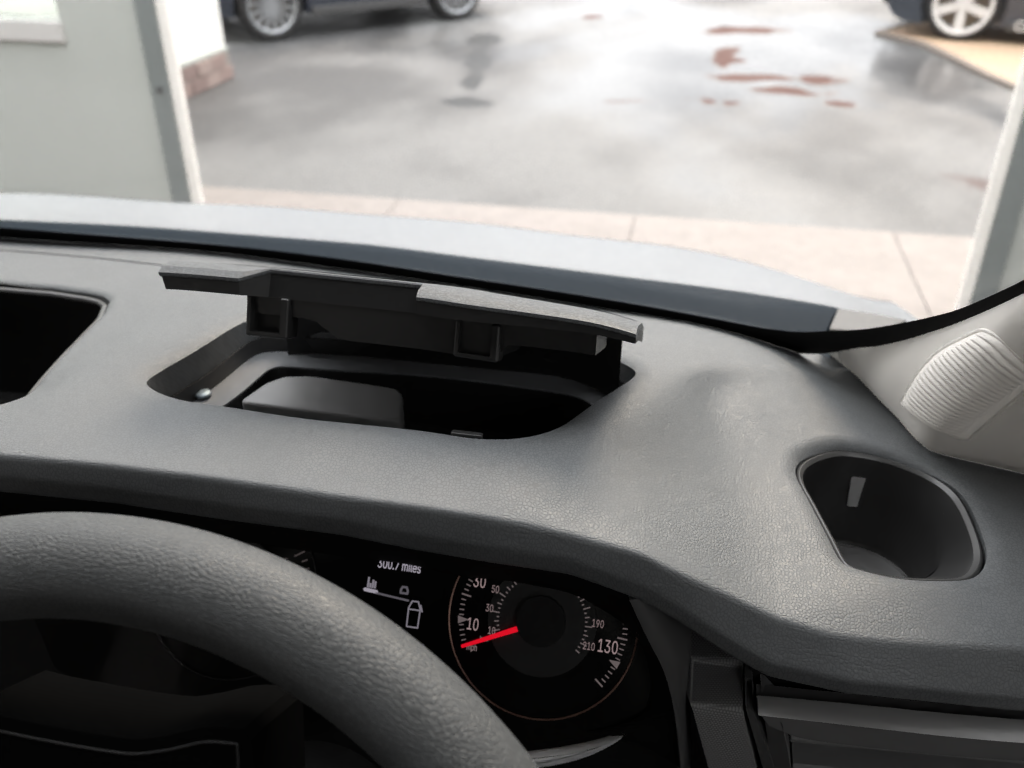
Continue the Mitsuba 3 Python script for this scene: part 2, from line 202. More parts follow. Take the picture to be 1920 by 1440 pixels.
def rim_col(p, n, uv): return mi.Color3f(0.061, 0.064, 0.065) * (0.82 + 0.24 * leather(uv.x * 0.8, uv.y, 0.0017))
pr('m_rim', proc(rim_col), 0.47, 0.5, bump=rim_grain, bscale=0.00017)
pr('m_black_plastic', 0.010, 0.42, 0.45, bump=fine_grain, bscale=0.00004)
pr('m_satin_plastic', 0.06, 0.33, 0.5)
pr('m_bin', 0.022, 0.36, 0.5, bump=fine_grain, bscale=0.00004)
pr('m_grey_box', 0.34, 0.38, 0.5)
pr('m_gloss_black', 0.006, 0.12, 0.4)
pr('m_dial_disc', 0.035, 0.28, 0.5)
pr('m_ring_lit', (0.26, 0.15, 0.115), 0.35, 0.5, 0.6)  # reddish reflection on the speedometer ring put into its colour
pr('m_rubber', 0.012, 0.6, 0.3)
pr('m_scuttle', (0.0055, 0.012, 0.0195), 0.6, 0.10)
pr('m_trim', (0.76, 0.725, 0.675), 0.55, 0.4, bump=fine_grain, bscale=0.00006)
pr('m_lining', (0.10, 0.10, 0.10), 0.9, 0.2)
pr('m_dark_cloth', 0.03, 0.9, 0.2)
def weave_col(p, n, uv): return mi.Color3f(.22) * (.55 + .8 * weave(p, n, uv))
pr('m_weave', proc(weave_col), 0.75, 0.35, bump=weave, bscale=0.0004)
pr('m_white_paint', (0.215, 0.225, 0.235), 0.42, 0.5)
pr('m_silver', 0.62, 0.25, 0.5, 1.0)
pr('m_zinc', (0.30, 0.36, 0.40), 0.5, 0.5, 0.7)
pr('m_tab', 0.45, 0.5, 0.5)
scene['m_glass'] = {'type': 'thindielectric', 'int_ior': 1.08}
def lamp(c): return {'type': 'area', 'radiance': rgb(*c)}
pr('m_print', 0.05, 0.6)
def lid_col(p, n, uv): return mi.Color3f(.085, .09, .094) * (.6 + .6 * leather(p.x, p.y + p.z, .0018))
pr('m_lid', proc(lid_col), 0.55, 0.5)
pr('m_clip', 0.014, 0.35, 0.5)
pr('m_cup_shaded', 0.03, 0.32, 0.8)  # well of the cup holder, its shade put into the colour
pr('m_hub', 0.002, 0.9, 0.02, bump=fine_grain, bscale=0.00005)
INK, INK_DIM, INK_DIM2, SCREEN, NEEDLE = (.019, .0138, .0138), (.0075, .006, .006), (.013, .0095, .0095), (.026, .024, .028), (.042, .0002, .001)
pr('m_needle', (.5, .01, .02), 0.4)
pr('m_needle_hub', 0.008, 0.5, 0.3)
pr('m_hood', 0.007, 0.75, 0.08)
pr('m_crescent_glare', (.75, .76, .76), 0.3, 0.5, 0.0)  # pale tone of the reflection on the cluster lens
pr('m_surround', 0.07, 0.45, 0.4)
pr('m_vent_rail', 0.32, 0.26, 0.9)
pr('m_vent_frame', 0.14, 0.35, 0.5)
pr('m_vent_slat', 0.20, 0.38, 0.5)
SKY2 = (-4.9, 3.0, -4.8, -1.9)  # rear opening added to the roof for fill light from behind
SKY1 = (-4.9, 2.6, .1, 3.3)  # front opening added to the roof, sized for light on dash and bonnet
pr('m_seal', 0.006, 0.7, 0.1)
pr('m_grey_paint', 0.12, 0.4, 0.4)
pr('m_grout', 0.16, 0.8, 0.2)
pr('m_asphalt_dry', 0.12, 0.9, 0.2)
pr('m_wall', (0.46, 0.48, 0.45), 0.6, 0.3)
pr('m_sill', (0.58, 0.57, 0.55), 0.6, 0.3)
scene['m_frosted'] = {'type': 'principledthin', 'base_color': rgb(.86, .9, .87), 'roughness': .6, 'diff_trans': 1.4, 'spec_trans': 0.0}
pr('m_post_grey', (0.20, 0.22, 0.215), 0.5, 0.4)
pr('m_post_dark', 0.06, 0.5, 0.4)
pr('m_post_white', (0.86, 0.84, 0.79), 0.5, 0.4)
pr('m_render', (0.70, 0.69, 0.66), 0.9, 0.2)
pr('m_drip', (0.40, 0.43, 0.40), 0.6, 0.3)
pr('m_brick', (0.27, 0.20, 0.18), 0.85, 0.2)
pr('m_brick2', (0.22, 0.16, 0.145), 0.85, 0.2)
pr('m_brick3', (0.31, 0.24, 0.215), 0.85, 0.2)
pr('m_mortar', (0.24, 0.22, 0.20), 0.9, 0.2)
pr('m_kerb', (0.16, 0.135, 0.115), 0.7, 0.3)
pr('m_car_glass', 0.01, 0.05, 0.5)
pr('m_car_sill', 0.05, 0.3, 0.5)
pr('m_tyre', 0.022, 0.7, 0.3)
pr('m_alloy', (0.30, 0.31, 0.32), 0.35, 0.5, 0.7)
pr('m_white_alloy', (0.55, 0.53, 0.51), 0.4, 0.5)
pr('m_brake', (0.16, 0.13, 0.10), 0.5, 0.5, 0.5)
pr('m_lampglass', 0.5, 0.1, 0.5)
pr('m_blue_paint', (0.016, 0.021, 0.034), 0.15, 0.5, clearcoat=1.0)
pr('m_grey_paint2', (0.035, 0.042, 0.055), 0.15, 0.5, clearcoat=1.0)
pr('m_litter_blue', (0.16, 0.28, 0.38), 0.5, 0.4)
pr('m_litter_orange', (0.65, 0.36, 0.16), 0.6, 0.4)
def slab_col(p, n, uv):
    f = fbm(p.x * 3, p.y * 3, 1.0, 4); s = fbm(p.x * 17, p.y * 17, 3.0, 3)
    return mix((0.195, 0.172, 0.160), (0.23, 0.207, 0.193), f) * (0.88 + 0.2 * s)
def tan_col(p, n, uv):
    f = fbm(p.x * 2.2, p.y * 2.2, 1.0, 4)
    return mix((0.33, 0.22, 0.145), (0.40, 0.29, 0.20), f)
pr('m_tan', proc(tan_col), 0.6, 0.3)
def red_reflection(p):  # red-brown patches: building reflections in the wet yard, put into the colour
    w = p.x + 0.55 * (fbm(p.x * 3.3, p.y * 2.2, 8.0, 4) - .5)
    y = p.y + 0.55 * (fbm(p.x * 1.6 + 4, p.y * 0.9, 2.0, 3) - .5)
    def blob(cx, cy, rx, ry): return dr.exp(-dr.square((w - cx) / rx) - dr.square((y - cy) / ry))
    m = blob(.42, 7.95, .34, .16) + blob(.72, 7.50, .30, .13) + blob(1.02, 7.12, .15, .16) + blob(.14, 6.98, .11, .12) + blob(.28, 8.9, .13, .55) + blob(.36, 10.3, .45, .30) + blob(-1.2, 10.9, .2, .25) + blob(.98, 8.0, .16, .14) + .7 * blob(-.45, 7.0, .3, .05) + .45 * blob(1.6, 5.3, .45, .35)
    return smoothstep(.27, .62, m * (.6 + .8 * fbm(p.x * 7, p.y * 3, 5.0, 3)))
def dark_reflection(p):  # dark streak and spots: reflections on the wet asphalt painted as colour
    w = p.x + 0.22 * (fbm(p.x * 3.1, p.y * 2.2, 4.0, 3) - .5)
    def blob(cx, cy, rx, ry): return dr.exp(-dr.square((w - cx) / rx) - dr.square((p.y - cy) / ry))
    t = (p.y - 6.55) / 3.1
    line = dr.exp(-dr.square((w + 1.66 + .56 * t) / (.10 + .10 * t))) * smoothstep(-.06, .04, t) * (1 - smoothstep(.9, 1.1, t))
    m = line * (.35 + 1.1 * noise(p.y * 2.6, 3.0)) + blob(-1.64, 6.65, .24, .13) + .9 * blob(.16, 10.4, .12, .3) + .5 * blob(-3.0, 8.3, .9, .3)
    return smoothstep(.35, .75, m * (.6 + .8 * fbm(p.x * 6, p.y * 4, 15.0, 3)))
def wet(p):
    f = fbm(p.x * .62 + 1.7, p.y * .40 + .3, 6.0, 4); h = fbm(p.x * 1.7, p.y * .9, 26.0, 3)
    b = dr.exp(-dr.square((p.x + .1) / 2.3) - dr.square((p.y - 9.0) / 3.2))
    return smoothstep(.37, .60, f * .52 + b * .40 + .22 * (h - .5) + .06)
def asphalt_col(p, n, uv):
    f = fbm(p.x * 1.1, p.y * .7, 3.0, 4); g_ = fbm(p.x * 60, p.y * 60, 3.0, 2)
    c = mix((.055, .055, .056), (.125, .125, .124), smoothstep(.3, .7, f)) * (.8 + .4 * g_)
    c = mix(c, (.012, .015, .018), dark_reflection(p) * .95)
    return mix(c, (.075, .036, .028), red_reflection(p) * .9)
def asphalt_rough(p, n, uv): return .62 - .45 * wet(p) * (1 - red_reflection(p)) * (1 - .6 * dark_reflection(p)) + .35 * red_reflection(p)
def asphalt_bump(p, n, uv): return fbm(p.x * 70, p.y * 70, 0.0, 2) * (1 - .9 * wet(p))
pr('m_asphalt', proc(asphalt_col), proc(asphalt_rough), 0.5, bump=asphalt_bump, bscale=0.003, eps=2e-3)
pr('m_inner_wall', 0.45, 0.8, 0.2)
pr('m_ledge_lit', (0.22, 0.228, 0.24), 0.32, 0.9)  # same plastic as the bin, the light on the ledge put into colour
pr('m_cup_lit_lip', 0.06, 0.32, 0.8)  # paler than the well: light on the lip put into the colour
pr('m_cup_floor', 0.13, 0.5, 0.4)
pr('m_seam', 0.006, 0.5, 0.3)
scene['m_lens'] = {'type': 'thindielectric', 'int_ior': 1.08}
pr('m_ring_shaded', 0.02, 0.5, 0.3)  # ring colour with shade put in, for the rev counter

# ================================================================== THE VAN: dashboard
rx = A('dash_ridge'); lw = A('dash_low')
ZT = make_ztop(K['dash_hood'], K['dash_facet'], K['dash_plateau'])
yr = lambda x: np.interp(x, rx[:, 0], rx[:, 1])
zr = lambda x: np.interp(x, rx[:, 0], rx[:, 2])
yl = lambda x: np.interp(x, lw[:, 0], lw[:, 1])
zl = lambda x: np.interp(x, lw[:, 0], lw[:, 2])
ybase = PchipInterpolator(A('screen_base')[:, 0], A('screen_base')[:, 1])
KR = 1.1
def yscreen(x, z): return ybase(np.clip(x, -1.4, .3)) - KR * (z - 1.225)
H = 0.0019
xs = np.arange(-0.80, 0.335, H)
hole_bin = Polygon(closed_curve(K['bin_hole'], 160))
hole_cup = Polygon(closed_curve(K['cup_hole'], 140))
hole_rec = Polygon(curve(np.vstack([A('recess_hole'), A('recess_hole')[:1]]), 90, False)).buffer(-.006).buffer(.006)
NVV = 236
W = np.empty((len(xs), NVV)); V = np.empty_like(W)
yfar = np.minimum(ybase(np.clip(xs, -1.4, .3)) + 0.004, 0.80)
for i, x in enumerate(xs):
    y = np.linspace(yr(x), yfar[i] - .0, 160); z = ZT(np.stack([np.full_like(y, x), y], 1))
    z += (zr(x) - z[0]) * np.exp(-(y - y[0]) / .016)
    Y = np.r_[yl(x) + .003, yl(x), y, y[-1] + .004, y[-1] + .022]
    Z = np.r_[zl(x) - .008, zl(x), z, z[-1] - .003, z[-1] - .028]
    vv, ww = Y * CT + Z * ST, -Y * ST + Z * CT
    V[i] = np.linspace(vv[0], vv[-1], NVV); W[i] = np.interp(V[i], vv, ww)
W = gaussian_filter(W, (2.4, 1.2), mode='nearest')
# softened lips round the openings
X = np.repeat(xs[:, None], NVV, 1)
Yg, Zg = V * CT - W * ST, V * ST + W * CT
pts = shapely.points(Xf := X.ravel(), Yf := Yg.ravel())
def lip(poly, r, h):
    d = (shapely.distance(pts, poly) - shapely.distance(pts, poly.boundary) * shapely.contains(poly, pts)).reshape(X.shape)
    return h * (np.clip(r - d, 0, 1.8 * r) / r) ** 2 * (Zg > 1.225)
dz = lip(hole_bin, 0.0130, 0.0056) + lip(hole_cup, 0.0085, 0.0044) + lip(hole_rec, 0.006, 0.0025)
W = W - dz * CT
def solid_from_height(X, V, W, thick):
    n, m = X.shape
    top = np.stack([X, V * CT - W * ST, V * ST + W * CT], -1).reshape(-1, 3)
    bot = top + np.array([0, ST, -CT]) * np.broadcast_to(thick, (n, m)).reshape(-1, 1)
    i, j = np.meshgrid(np.arange(n - 1), np.arange(m - 1), indexing='ij')
    a = (i * m + j).ravel(); b = ((i + 1) * m + j).ravel(); c = ((i + 1) * m + j + 1).ravel(); d = (i * m + j + 1).ravel()
    F = [np.stack([a, b, c], 1), np.stack([a, c, d], 1)]; N = n * m
    F += [np.stack([a, c, b], 1) + N, np.stack([a, d, c], 1) + N]
    e = np.r_[np.arange(n) * m, (n - 1) * m + np.arange(1, m), (np.arange(n - 2, -1, -1)) * m + m - 1, np.arange(m - 2, 0, -1)]
    f = np.roll(e, -1)
    F += [np.stack([e, e + N, f], 1), np.stack([f, e + N, f + N], 1)]
    return np.vstack([top, bot]), np.vstack(F)
Vd, Fd = solid_from_height(X, V, W, 0.0045 + .0175 * np.clip((np.arange(NVV) - 7) / 38, 0, 1)[None, :] ** 1.0)
dash = m3.Manifold(m3.Mesh(Vd.astype(np.float32), Fd.astype(np.uint32)))
dash = dash - prism(hole_bin, 1.1, 1.5) - prism(hole_cup, 1.1, 1.5) - prism(hole_rec, 1.1, 1.5)
g = curve(A('groove'), 40)
dash = dash - prism(LineString(g).buffer(0.0016), 1.2, 1.4)
# normals of the true surface, so that the cut-outs leave clean edges
from scipy.ndimage import map_coordinates
P3 = np.stack([X, V * CT - W * ST, V * ST + W * CT], -1)
N3 = np.cross(np.gradient(P3, axis=0), np.gradient(P3, axis=1)); N3 /= np.linalg.norm(N3, axis=-1, keepdims=True)
if N3[len(xs) // 2, NVV // 2, 2] < 0: N3 = -N3
dm = tm(dash); fv = dm.vertices[dm.faces].reshape(-1, 3)
def at_surface(p):
    i = (p[:, 0] - xs[0]) / H; v = p[:, 1] * CT + p[:, 2] * ST
    va, vb = np.interp(p[:, 0], xs, V[:, 0]), np.interp(p[:, 0], xs, V[:, -1]); j = (v - va) / (vb - va) * (NVV - 1)
    ww = map_coordinates(W, [i, j], order=1, mode='nearest')
    return -p[:, 1] * ST + p[:, 2] * CT - ww, np.stack([map_coordinates(N3[..., k], [i, j], order=1, mode='nearest') for k in range(3)], 1)
off, nv_ = at_surface(fv); fn = np.repeat(dm.face_normals, 3, 0)
on = (np.abs(off).reshape(-1, 3).max(1) < 4e-4) & ((fn * nv_).sum(1).reshape(-1, 3).min(1) > .3); on = np.repeat(on, 3)
nn_ = np.where(on[:, None], nv_, fn); nn_ /= np.linalg.norm(nn_, axis=1, keepdims=True) + 1e-12
path = meshkit.write_ply((fv, np.arange(len(fv)).reshape(-1, 3)), False, normals=nn_)
scene['dashboard__pad'] = {'type': 'ply', 'filename': path, 'face_normals': False, 'bsdf': {'type': 'ref', 'id': 'm_dash'}}
tag('dashboard', 'grey grained dashboard with an open lidded bin on top and a cup holder', 'dashboard')
tag('dashboard__pad', 'soft grained grey dashboard top with a rolled front edge')
def ztop(x, y): return float(ZT([[x, y]])[0])

# storage bin let into the dash
bp = hole_bin
o = bp.buffer(0.004); inn = bp.buffer(-0.0012); wl = bp.buffer(-0.020).buffer(-.012).buffer(.012)
binm = prism(o, 1.222, 1.274) - prism(inn, 1.262, 1.30) - prism(wl, 1.226, 1.30)
# keep it beneath the pad's under side at the front edge
put('dashboard__storage_bin', tm(binm), 'm_bin', 30)
tag('dashboard__storage_bin', 'dark storage bin recess with a ledge running round it')
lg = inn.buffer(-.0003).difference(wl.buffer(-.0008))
put('dashboard__storage_bin__ledge', trimesh.creation.extrude_polygon(lg, .0012).apply_translation([0, 0, 1.2621]), 'm_ledge_lit', 30)
tag('dashboard__storage_bin__ledge', 'ledge inside the bin, painted paler for the light on it')
bx = A('box_top'); poly = Polygon(bx[:, :2]).buffer(-.003).buffer(.003)
lay = []
for dzz, off in ((-.041, 0), (-.0022, 0), (-.0007, -.0006), (0, -.0020)):
    q = poly.buffer(off); ring = curve(np.asarray(q.exterior.coords), 65, False)[:-1]; lay.append(np.c_[ring, np.full(64, 1.268 + dzz)])
put('dashboard__storage_bin__raised_block', loft(lay), 'm_grey_box', 50)
tag('dashboard__storage_bin__raised_block', 'smooth grey raised block with bevelled edges inside the bin')
sx, sy = K['screw'][:2]
scr = trimesh.creation.cylinder(.0042, .004, sections=24); scr.apply_translation([sx, sy, 1.2635])
dome = trimesh.creation.icosphere(3, .0052); dome.apply_scale([1, 1, .38]); dome.apply_translation([sx, sy, 1.2655])
cut = trimesh.creation.box([.0012, .0075, .002]); cut.apply_translation([sx, sy, 1.2689])
put('dashboard__storage_bin__screw', tm(mani(dome) - mani(cut)), 'm_zinc', 40)
tag('dashboard__storage_bin__screw', 'bluish metal screw head on the ledge of the bin')
put('dashboard__storage_bin__latch_tab', box(-.104, -.088, .3638, .3675, 1.296, 1.3015, .0008), 'm_bin', 30)

# the lid, standing open over the bin
lp = A('lid_lip'); LX = lp[:, 0]
lipf = PchipInterpolator(lp[:, 0], lp)
sl = math.radians(24); e2 = np.array([0, math.cos(sl), -math.sin(sl)]); e3 = np.array([0, math.sin(sl), math.cos(sl)])
xa, xb, xn0, xn1, xr = lp[0, 0], lp[-1, 0], lp[2, 0], lp[3, 0], lp[5, 0]
st = np.unique(np.r_[np.linspace(xa, xn0, 12), np.linspace(xn0, xn1, 6), np.linspace(xn1, xr - .0004, 24), np.linspace(xr, xb, 30)])
rings, body, depth = [], [], .088
for x in st:
    p = lipf(x); f = 0.0 if x <= xn0 else min(1, (x - xn0) / (xn1 - xn0)) if x < xr - 1e-6 else 0.0
    tf = np.interp(x, [xa, xb - .09, xb], [1, 1, .55])
    ap = p + e2 * .0110 + e3 * .0062 * tf
    nose = p * (1 - f) + (ap + e2 * .0004 - e3 * .0006) * f
    n2 = p + e2 * .0006 - e3 * .0012
    mid = (p + e2 * .0030 + e3 * .0034 * tf) * (1 - f) + (ap + e2 * .0008 + e3 * .0002) * f
    bot = p - e3 * .0092 + e2 * (.0012 + .0095 * f)
    far = ap + e2 * depth - e3 * .004
    fb = far - e3 * .0085
    sk = e3 * .0022
    rings.append([nose, mid, ap + e2 * .001, ap + e2 * .02, ap + e2 * .05, far, far - sk, ap + e2 * .05 - sk, ap + e2 * .02 - sk, nose + e2 * .002 - sk, nose - e3 * .0014 + e2 * .0004])
    nb = nose - e3 * .0016 + e2 * .0012; bot = p - e3 * .0084 * tf + e2 * (.0016 + .0095 * f)
    body.append([nb, nb + e2 * .01, ap + e2 * .02 - sk * 1.05, far - sk * 1.05 - e2 * .002, fb, bot + e2 * .03, bot])
rings, body = np.array(rings), np.array(body)
kk = np.clip(1 - (st - xa) / .006, 0, 1)[:, None]
body[:, 4:, 0] += kk * .0035; body[:, :4, 0] += kk * .001
put('dashboard__lid', loft(body), 'm_black_plastic', 25)
tag('dashboard__lid', 'open bin lid with a finger notch in its front edge')
put('dashboard__lid__grained_skin', loft(rings), 'm_lid', 25)
hx = np.linspace(xa + .012, xb - .012, 30); hp = []
for x in hx:
    q = lipf(x) + e2 * (depth + .0085) + e3 * .001
    yb_ = .4985 - 9 * max(0, abs(x + .15) - .07) ** 2
    hp.append([q, q * .7 + np.array([x, yb_, 1.262]) * .3 + [0, .006, 0], [x, yb_, 1.275], [x, yb_ - .002, 1.262]])
put('dashboard__lid__light_baffle', sheet(np.array(hp)), 'm_black_plastic', 40)  # added sheet, keeps front light out of the bin under the lid
fx = np.linspace(lp[2, 0] - .001, -.0365, 30); fr = []
for x in fx:
    p = lipf(x); b = p - e3 * .0078 * (1 - .35 * max(0, (x - xb + .09) / .09)) + e2 * .0120
    d = np.interp(x, [lp[2, 0] + .035, lp[2, 0] + .05, -.086, -.080], [.0095, .0185, .0185, .0105])
    fr.append([b, b + e2 * .070, b + e2 * .068 - e3 * d, b + e2 * .0015 - e3 * d])
put('dashboard__lid__inner_flange', loft(fr), 'm_black_plastic', 25)
def clip(px0, px1, h, key):
    p0, p1 = lipf(px0), lipf(px1); w = px1 - px0
    M = basis(p0 - e3 * .0205 + e2 * .0085, (p1 - p0) / np.linalg.norm(p1 - p0), e2, e3)
    o = mani(box(0, w, 0, .014, -h, .0125, .0015)) - mani(box(.0026, w - .0042, -.01, .0095, -h + .0024, .02))
    put(key, moved(tm(o), M), 'm_clip', 25)
clip(lp[2, 0] + .0005, lp[2, 0] + .0235, .0085, 'dashboard__lid__hinge_clip')
clip(-.1065, -.0835, .0065, 'dashboard__lid__hinge_clip_001')
# cup holder
outer = np.asarray(hole_cup.exterior.coords)[:-1]
inner = np.asarray(hole_cup.buffer(-.0009).exterior.coords)[:-1]
cc, cr = np.array([.1145, .4255]), .0410
def ringat(poly_off, zoff=None, z=None, n=120):
    q = hole_cup.buffer(poly_off); r = np.asarray(q.exterior.coords)[:-1]
    c = np.array([.118, .408]); a0 = np.unwrap(np.arctan2(r[:, 1] - c[1], r[:, 0] - c[0]))
    a = np.arctan2(r[:, 1] - c[1], r[:, 0] - c[0]); R = np.hypot(*(r - c).T); s = np.argsort(a)
    t = np.linspace(-np.pi, np.pi, n + 1)[:-1]
    rr = np.interp(t, a[s], R[s], period=2 * np.pi); xy = c + rr[:, None] * np.stack([np.cos(t), np.sin(t)], 1)
    zz = ZT(xy) + zoff if z is None else np.full(n, z)
    return np.c_[xy, zz], t
r0, t = ringat(-.0008, -.0085); r1, _ = ringat(-.0010, -.0048); r2, _ = ringat(-.0026, -.0040); r3, _ = ringat(-.0044, -.0058)
circ = lambda R, z, c=cc: np.c_[c + R * np.stack([np.cos(t), np.sin(t)], 1), np.full(len(t), z)]
blend = lambda a, b, f: a * (1 - f) + b * f
c1 = circ(cr, 1.222)
rr_ = [r0, r1, r2, r3]
for f in (.05, .15, .35, .6, .85, 1.0):
    m = blend(r3, c1, f); m[:, 2] = r3[:, 2] + (1.222 - r3[:, 2]) * f ** 1.3; rr_.append(m)
rr_ += [circ(cr - .0005, 1.205), circ(cr - .0015, 1.188), circ(cr - .0045, 1.1845)]
put('dashboard__cup_holder__lip', sheet(np.array(rr_[:5]), close_v=True), 'm_cup_lit_lip', 60)
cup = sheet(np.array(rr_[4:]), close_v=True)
put('dashboard__cup_holder', cup, 'm_cup_shaded', 60)
tag('dashboard__cup_holder', 'deep cup holder, painted dark in the shaded well and paler on its lit tapering lip')
rr_ = [circ(.0001, 1.1842), circ(cr - .006, 1.1842), circ(cr - .0052, 1.1852), circ(cr - .0042, 1.1846)]
fr_ = tube(circ(cr - .0052, 1.1856), .0009, 8, True)
put('dashboard__cup_holder__floor', sheet(np.array(rr_), close_v=True), 'm_cup_floor', 30)
ct = A('cup_tab')
dirn = np.array([ct[0][0] - cc[0], ct[0][1] - cc[1]]); an = math.atan2(dirn[1], dirn[0])
q0 = np.array([cc[0] + (cr - .0022) * math.cos(an), cc[1] + (cr - .0022) * math.sin(an)])
Mt = basis([q0[0], q0[1], 1.2235], [-math.sin(an), math.cos(an), 0], [0, 0, 1], [math.cos(an), math.sin(an), 0])
pl = trimesh.creation.extrude_polygon(Polygon([(-.0028, -.0115), (.0028, -.0115), (.0040, .0095), (-.0040, .0095)]), .0016)
put('dashboard__cup_holder__grip_tab', moved(pl, Mt), 'm_tab', 30)
tag('dashboard__cup_holder__grip_tab', 'pale tapered tab on the cup holder wall')

# recess to the left (middle of the van)
rc = hole_rec
tray = prism(rc.buffer(.004), 1.155, 1.262) - prism(rc.buffer(-.001), 1.162, 1.30)
put('dashboard__centre_recess', tm(tray), 'm_black_plastic', 30)
tag('dashboard__centre_recess', 'black open recess at the left of the dashboard top')
re_ = np.asarray(rc.buffer(-.004).exterior.coords)
zz = ZT(re_[:, :2]) - .006
put('dashboard__centre_recess__rim', tube(np.c_[re_, zz][:-1], .0022, 8, True), 'm_satin_plastic', 40)

# ------------------------------------------------------------------ steering wheel
tw = math.radians(30); wc = np.array([-.1687, .1066, 1.1917]); wn = np.array([0, -math.cos(tw), math.sin(tw)]); wb = np.array([0, math.sin(tw), math.cos(tw)])
RW, rw = .180, .0165
nu, nv = 360, 48
ph = np.linspace(0, 2 * np.pi, nu + 1); th = np.linspace(0, 2 * np.pi, nv + 1)
rad = np.cos(ph)[:, None] * np.array([1., 0, 0]) + np.sin(ph)[:, None] * wb
prof = rw * (1 + .05 * np.cos(2 * th + .6))
P = wc + RW * rad[:, None] + prof[None, :, None] * (np.cos(th)[None, :, None] * rad[:, None] + np.sin(th)[None, :, None] * wn)
uv = np.stack(np.broadcast_arrays((ph * RW)[:, None], (th * rw)[None]), -1).reshape(-1, 2)
put('steering_wheel__rim', sheet(P), 'm_rim', True, uv=uv)
tag('steering_wheel', 'dark leather-grained steering wheel rim in the lower left foreground', 'steering wheel')
Mw = basis(wc, [1, 0, 0], wb, wn)
def pad(poly, z0, z1, bev=.006, n=120):
    q = [(z0, 0), (z1 - bev, 0), (z1 - bev * .3, -bev * .3), (z1, -bev)]
    R = []
    for z, off in q:
        e = np.asarray(poly.buffer(off).exterior.coords); R.append(np.c_[curve(e, n + 1, False)[:-1], np.full(n, z)])
    return moved(loft(R), Mw)
ht = A('hub_top'); hub = Polygon(np.vstack([curve(ht, 40), [[.06, .075], [.085, .04], [.085, -.03], [.05, -.075], [-.05, -.075], [-.085, -.03], [-.10, .03]]])).buffer(.004).buffer(-.004)
put('steering_wheel__hub', pad(hub, -.035, .003), 'm_hub', 35)
for i, (a0, sgn) in enumerate(((0, 1), (180, -1))):
    sp = Polygon([(.07 * sgn, .030), (.172 * sgn, .024), (.172 * sgn, -.020), (.07 * sgn, -.030)])
    put('steering_wheel__spoke' + ('' if i == 0 else '_001'), pad(shapely.geometry.polygon.orient(sp).buffer(.004), -.022, -.004, .004), 'm_hub', 35)
sp = Polygon([(-.03, -.06), (.03, -.06), (.022, -.172), (-.022, -.172)])
put('steering_wheel__spoke_002', pad(sp.buffer(.004), -.022, -.004, .004), 'm_hub', 35)
put('steering_wheel__hub__edge_seam', moved(tube(np.c_[curve(np.asarray(hub.buffer(-.006).exterior.coords), 161, False)[:-1], np.full(160, .0030)], .0006, 6, True), Mw), 'm_seam', True)
put('steering_wheel__column_shroud', moved(loft([np.c_[.055 * np.cos(th[:-1]), .05 * np.sin(th[:-1]) - .01, np.full(nv, z)] for z in (-.25, -.03)]), Mw), 'm_black_plastic', 40)

# ------------------------------------------------------------------ instrument cluster
tau = math.radians(38); cn = np.array([0, -math.cos(tau), math.sin(tau)]); cv = np.array([0, math.sin(tau), math.cos(tau)]); cc0 = A('dial_centre')
Mc = basis(cc0, [1, 0, 0], cv, cn)
onc = lambda m, dx=0, dy=0, dz=0: moved(m, Mc @ trimesh.transformations.translation_matrix([dx, dy, dz]))
tag('instrument_cluster', 'glossy black instrument cluster with a lit speedometer and red needle under the dash hood', 'instrument cluster')
bz = A('cl_bezel_in'); left = bz[:1].copy(); 
top = bz[:5]; right = bz[4:]
opening = Polygon(np.vstack([[[-.31, -.02], [-.30, .0], [-.27, .016], [-.22, .0195]], bz, [[-.12, -.083], [-.20, -.083], [-.28, -.06]]])).buffer(.003).buffer(-.003)
plate = trimesh.creation.extrude_polygon(opening.buffer(.010), .004)
put('instrument_cluster__face', onc(plate, dz=-.0042), 'm_gloss_black', 30)
# funnel from the hood to the face
vo = A('visor_out')
fo = curve(vo, 90); fi2 = curve(np.vstack([[[-.30, .0], [-.26, .0165], [-.20, .0198]], bz[:14], [[.045, -.053]]]), 90)
fi = (Mc[:3, :3] @ np.c_[fi2, np.full(90, .0005)].T).T + cc0
put('instrument_cluster__hood_lining', sheet(np.stack([fo + np.array([0, .002, .02]), fo, fo * .5 + fi * .5 + np.array([0, 0, .002]), fi, fi - cn * .006])), 'm_hood', 40)
lens = sheet(np.stack([np.c_[np.linspace(-.29, .058, 30), np.full(30, y_)] @ np.array([[1, 0, 0], [0, 1, 0]]) for y_ in np.linspace(-.075, .012, 12)]))
lens.vertices[:, 2] = .011 + .10 * lens.vertices[:, 1] + .25 * lens.vertices[:, 1] ** 2
put('instrument_cluster__lens', onc(lens), 'm_lens', True)
def arc(r, a0, a1, n=60): a = np.radians(np.linspace(a0, a1, n)); return np.stack([r * np.cos(a), r * np.sin(a)], 1)
def band(r0, r1, a0, a1, z0, z1, n=90):
    o = arc(r1, a0, a1, n); i = arc(r0, a0, a1, n)[::-1]
    return trimesh.creation.extrude_polygon(Polygon(np.vstack([o, i])), z1 - z0).apply_translation([0, 0, z0])
RD = .0523
def tick(r0, r1, ang, w, w1=None):
    a = math.radians(ang); d = np.array([math.cos(a), math.sin(a)]); nrm = np.array([-d[1], d[0]]); w1 = w if w1 is None else w1
    return trimesh.creation.extrude_polygon(shapely.geometry.polygon.orient(Polygon([d * r0 - nrm * w / 2, d * r1 - nrm * w1 / 2, d * r1 + nrm * w1 / 2, d * r0 + nrm * w / 2])), .0004)
def dial(key, off, kind):
    dx, dy = off
    disc = trimesh.creation.cylinder(.0300, .0024, sections=96); disc.apply_translation([0, 0, .0014])
    put(key, onc(disc, dx, dy), 'm_dial_disc', 30)
    ring = tube(np.c_[arc(RD, 0, 360, 181)[:-1], np.full(180, .0012)], .00055, 8, True)
    put(key + '__chrome_ring', onc(ring, dx, dy), 'm_ring_lit' if kind == 'speed' else 'm_ring_shaded', 40)
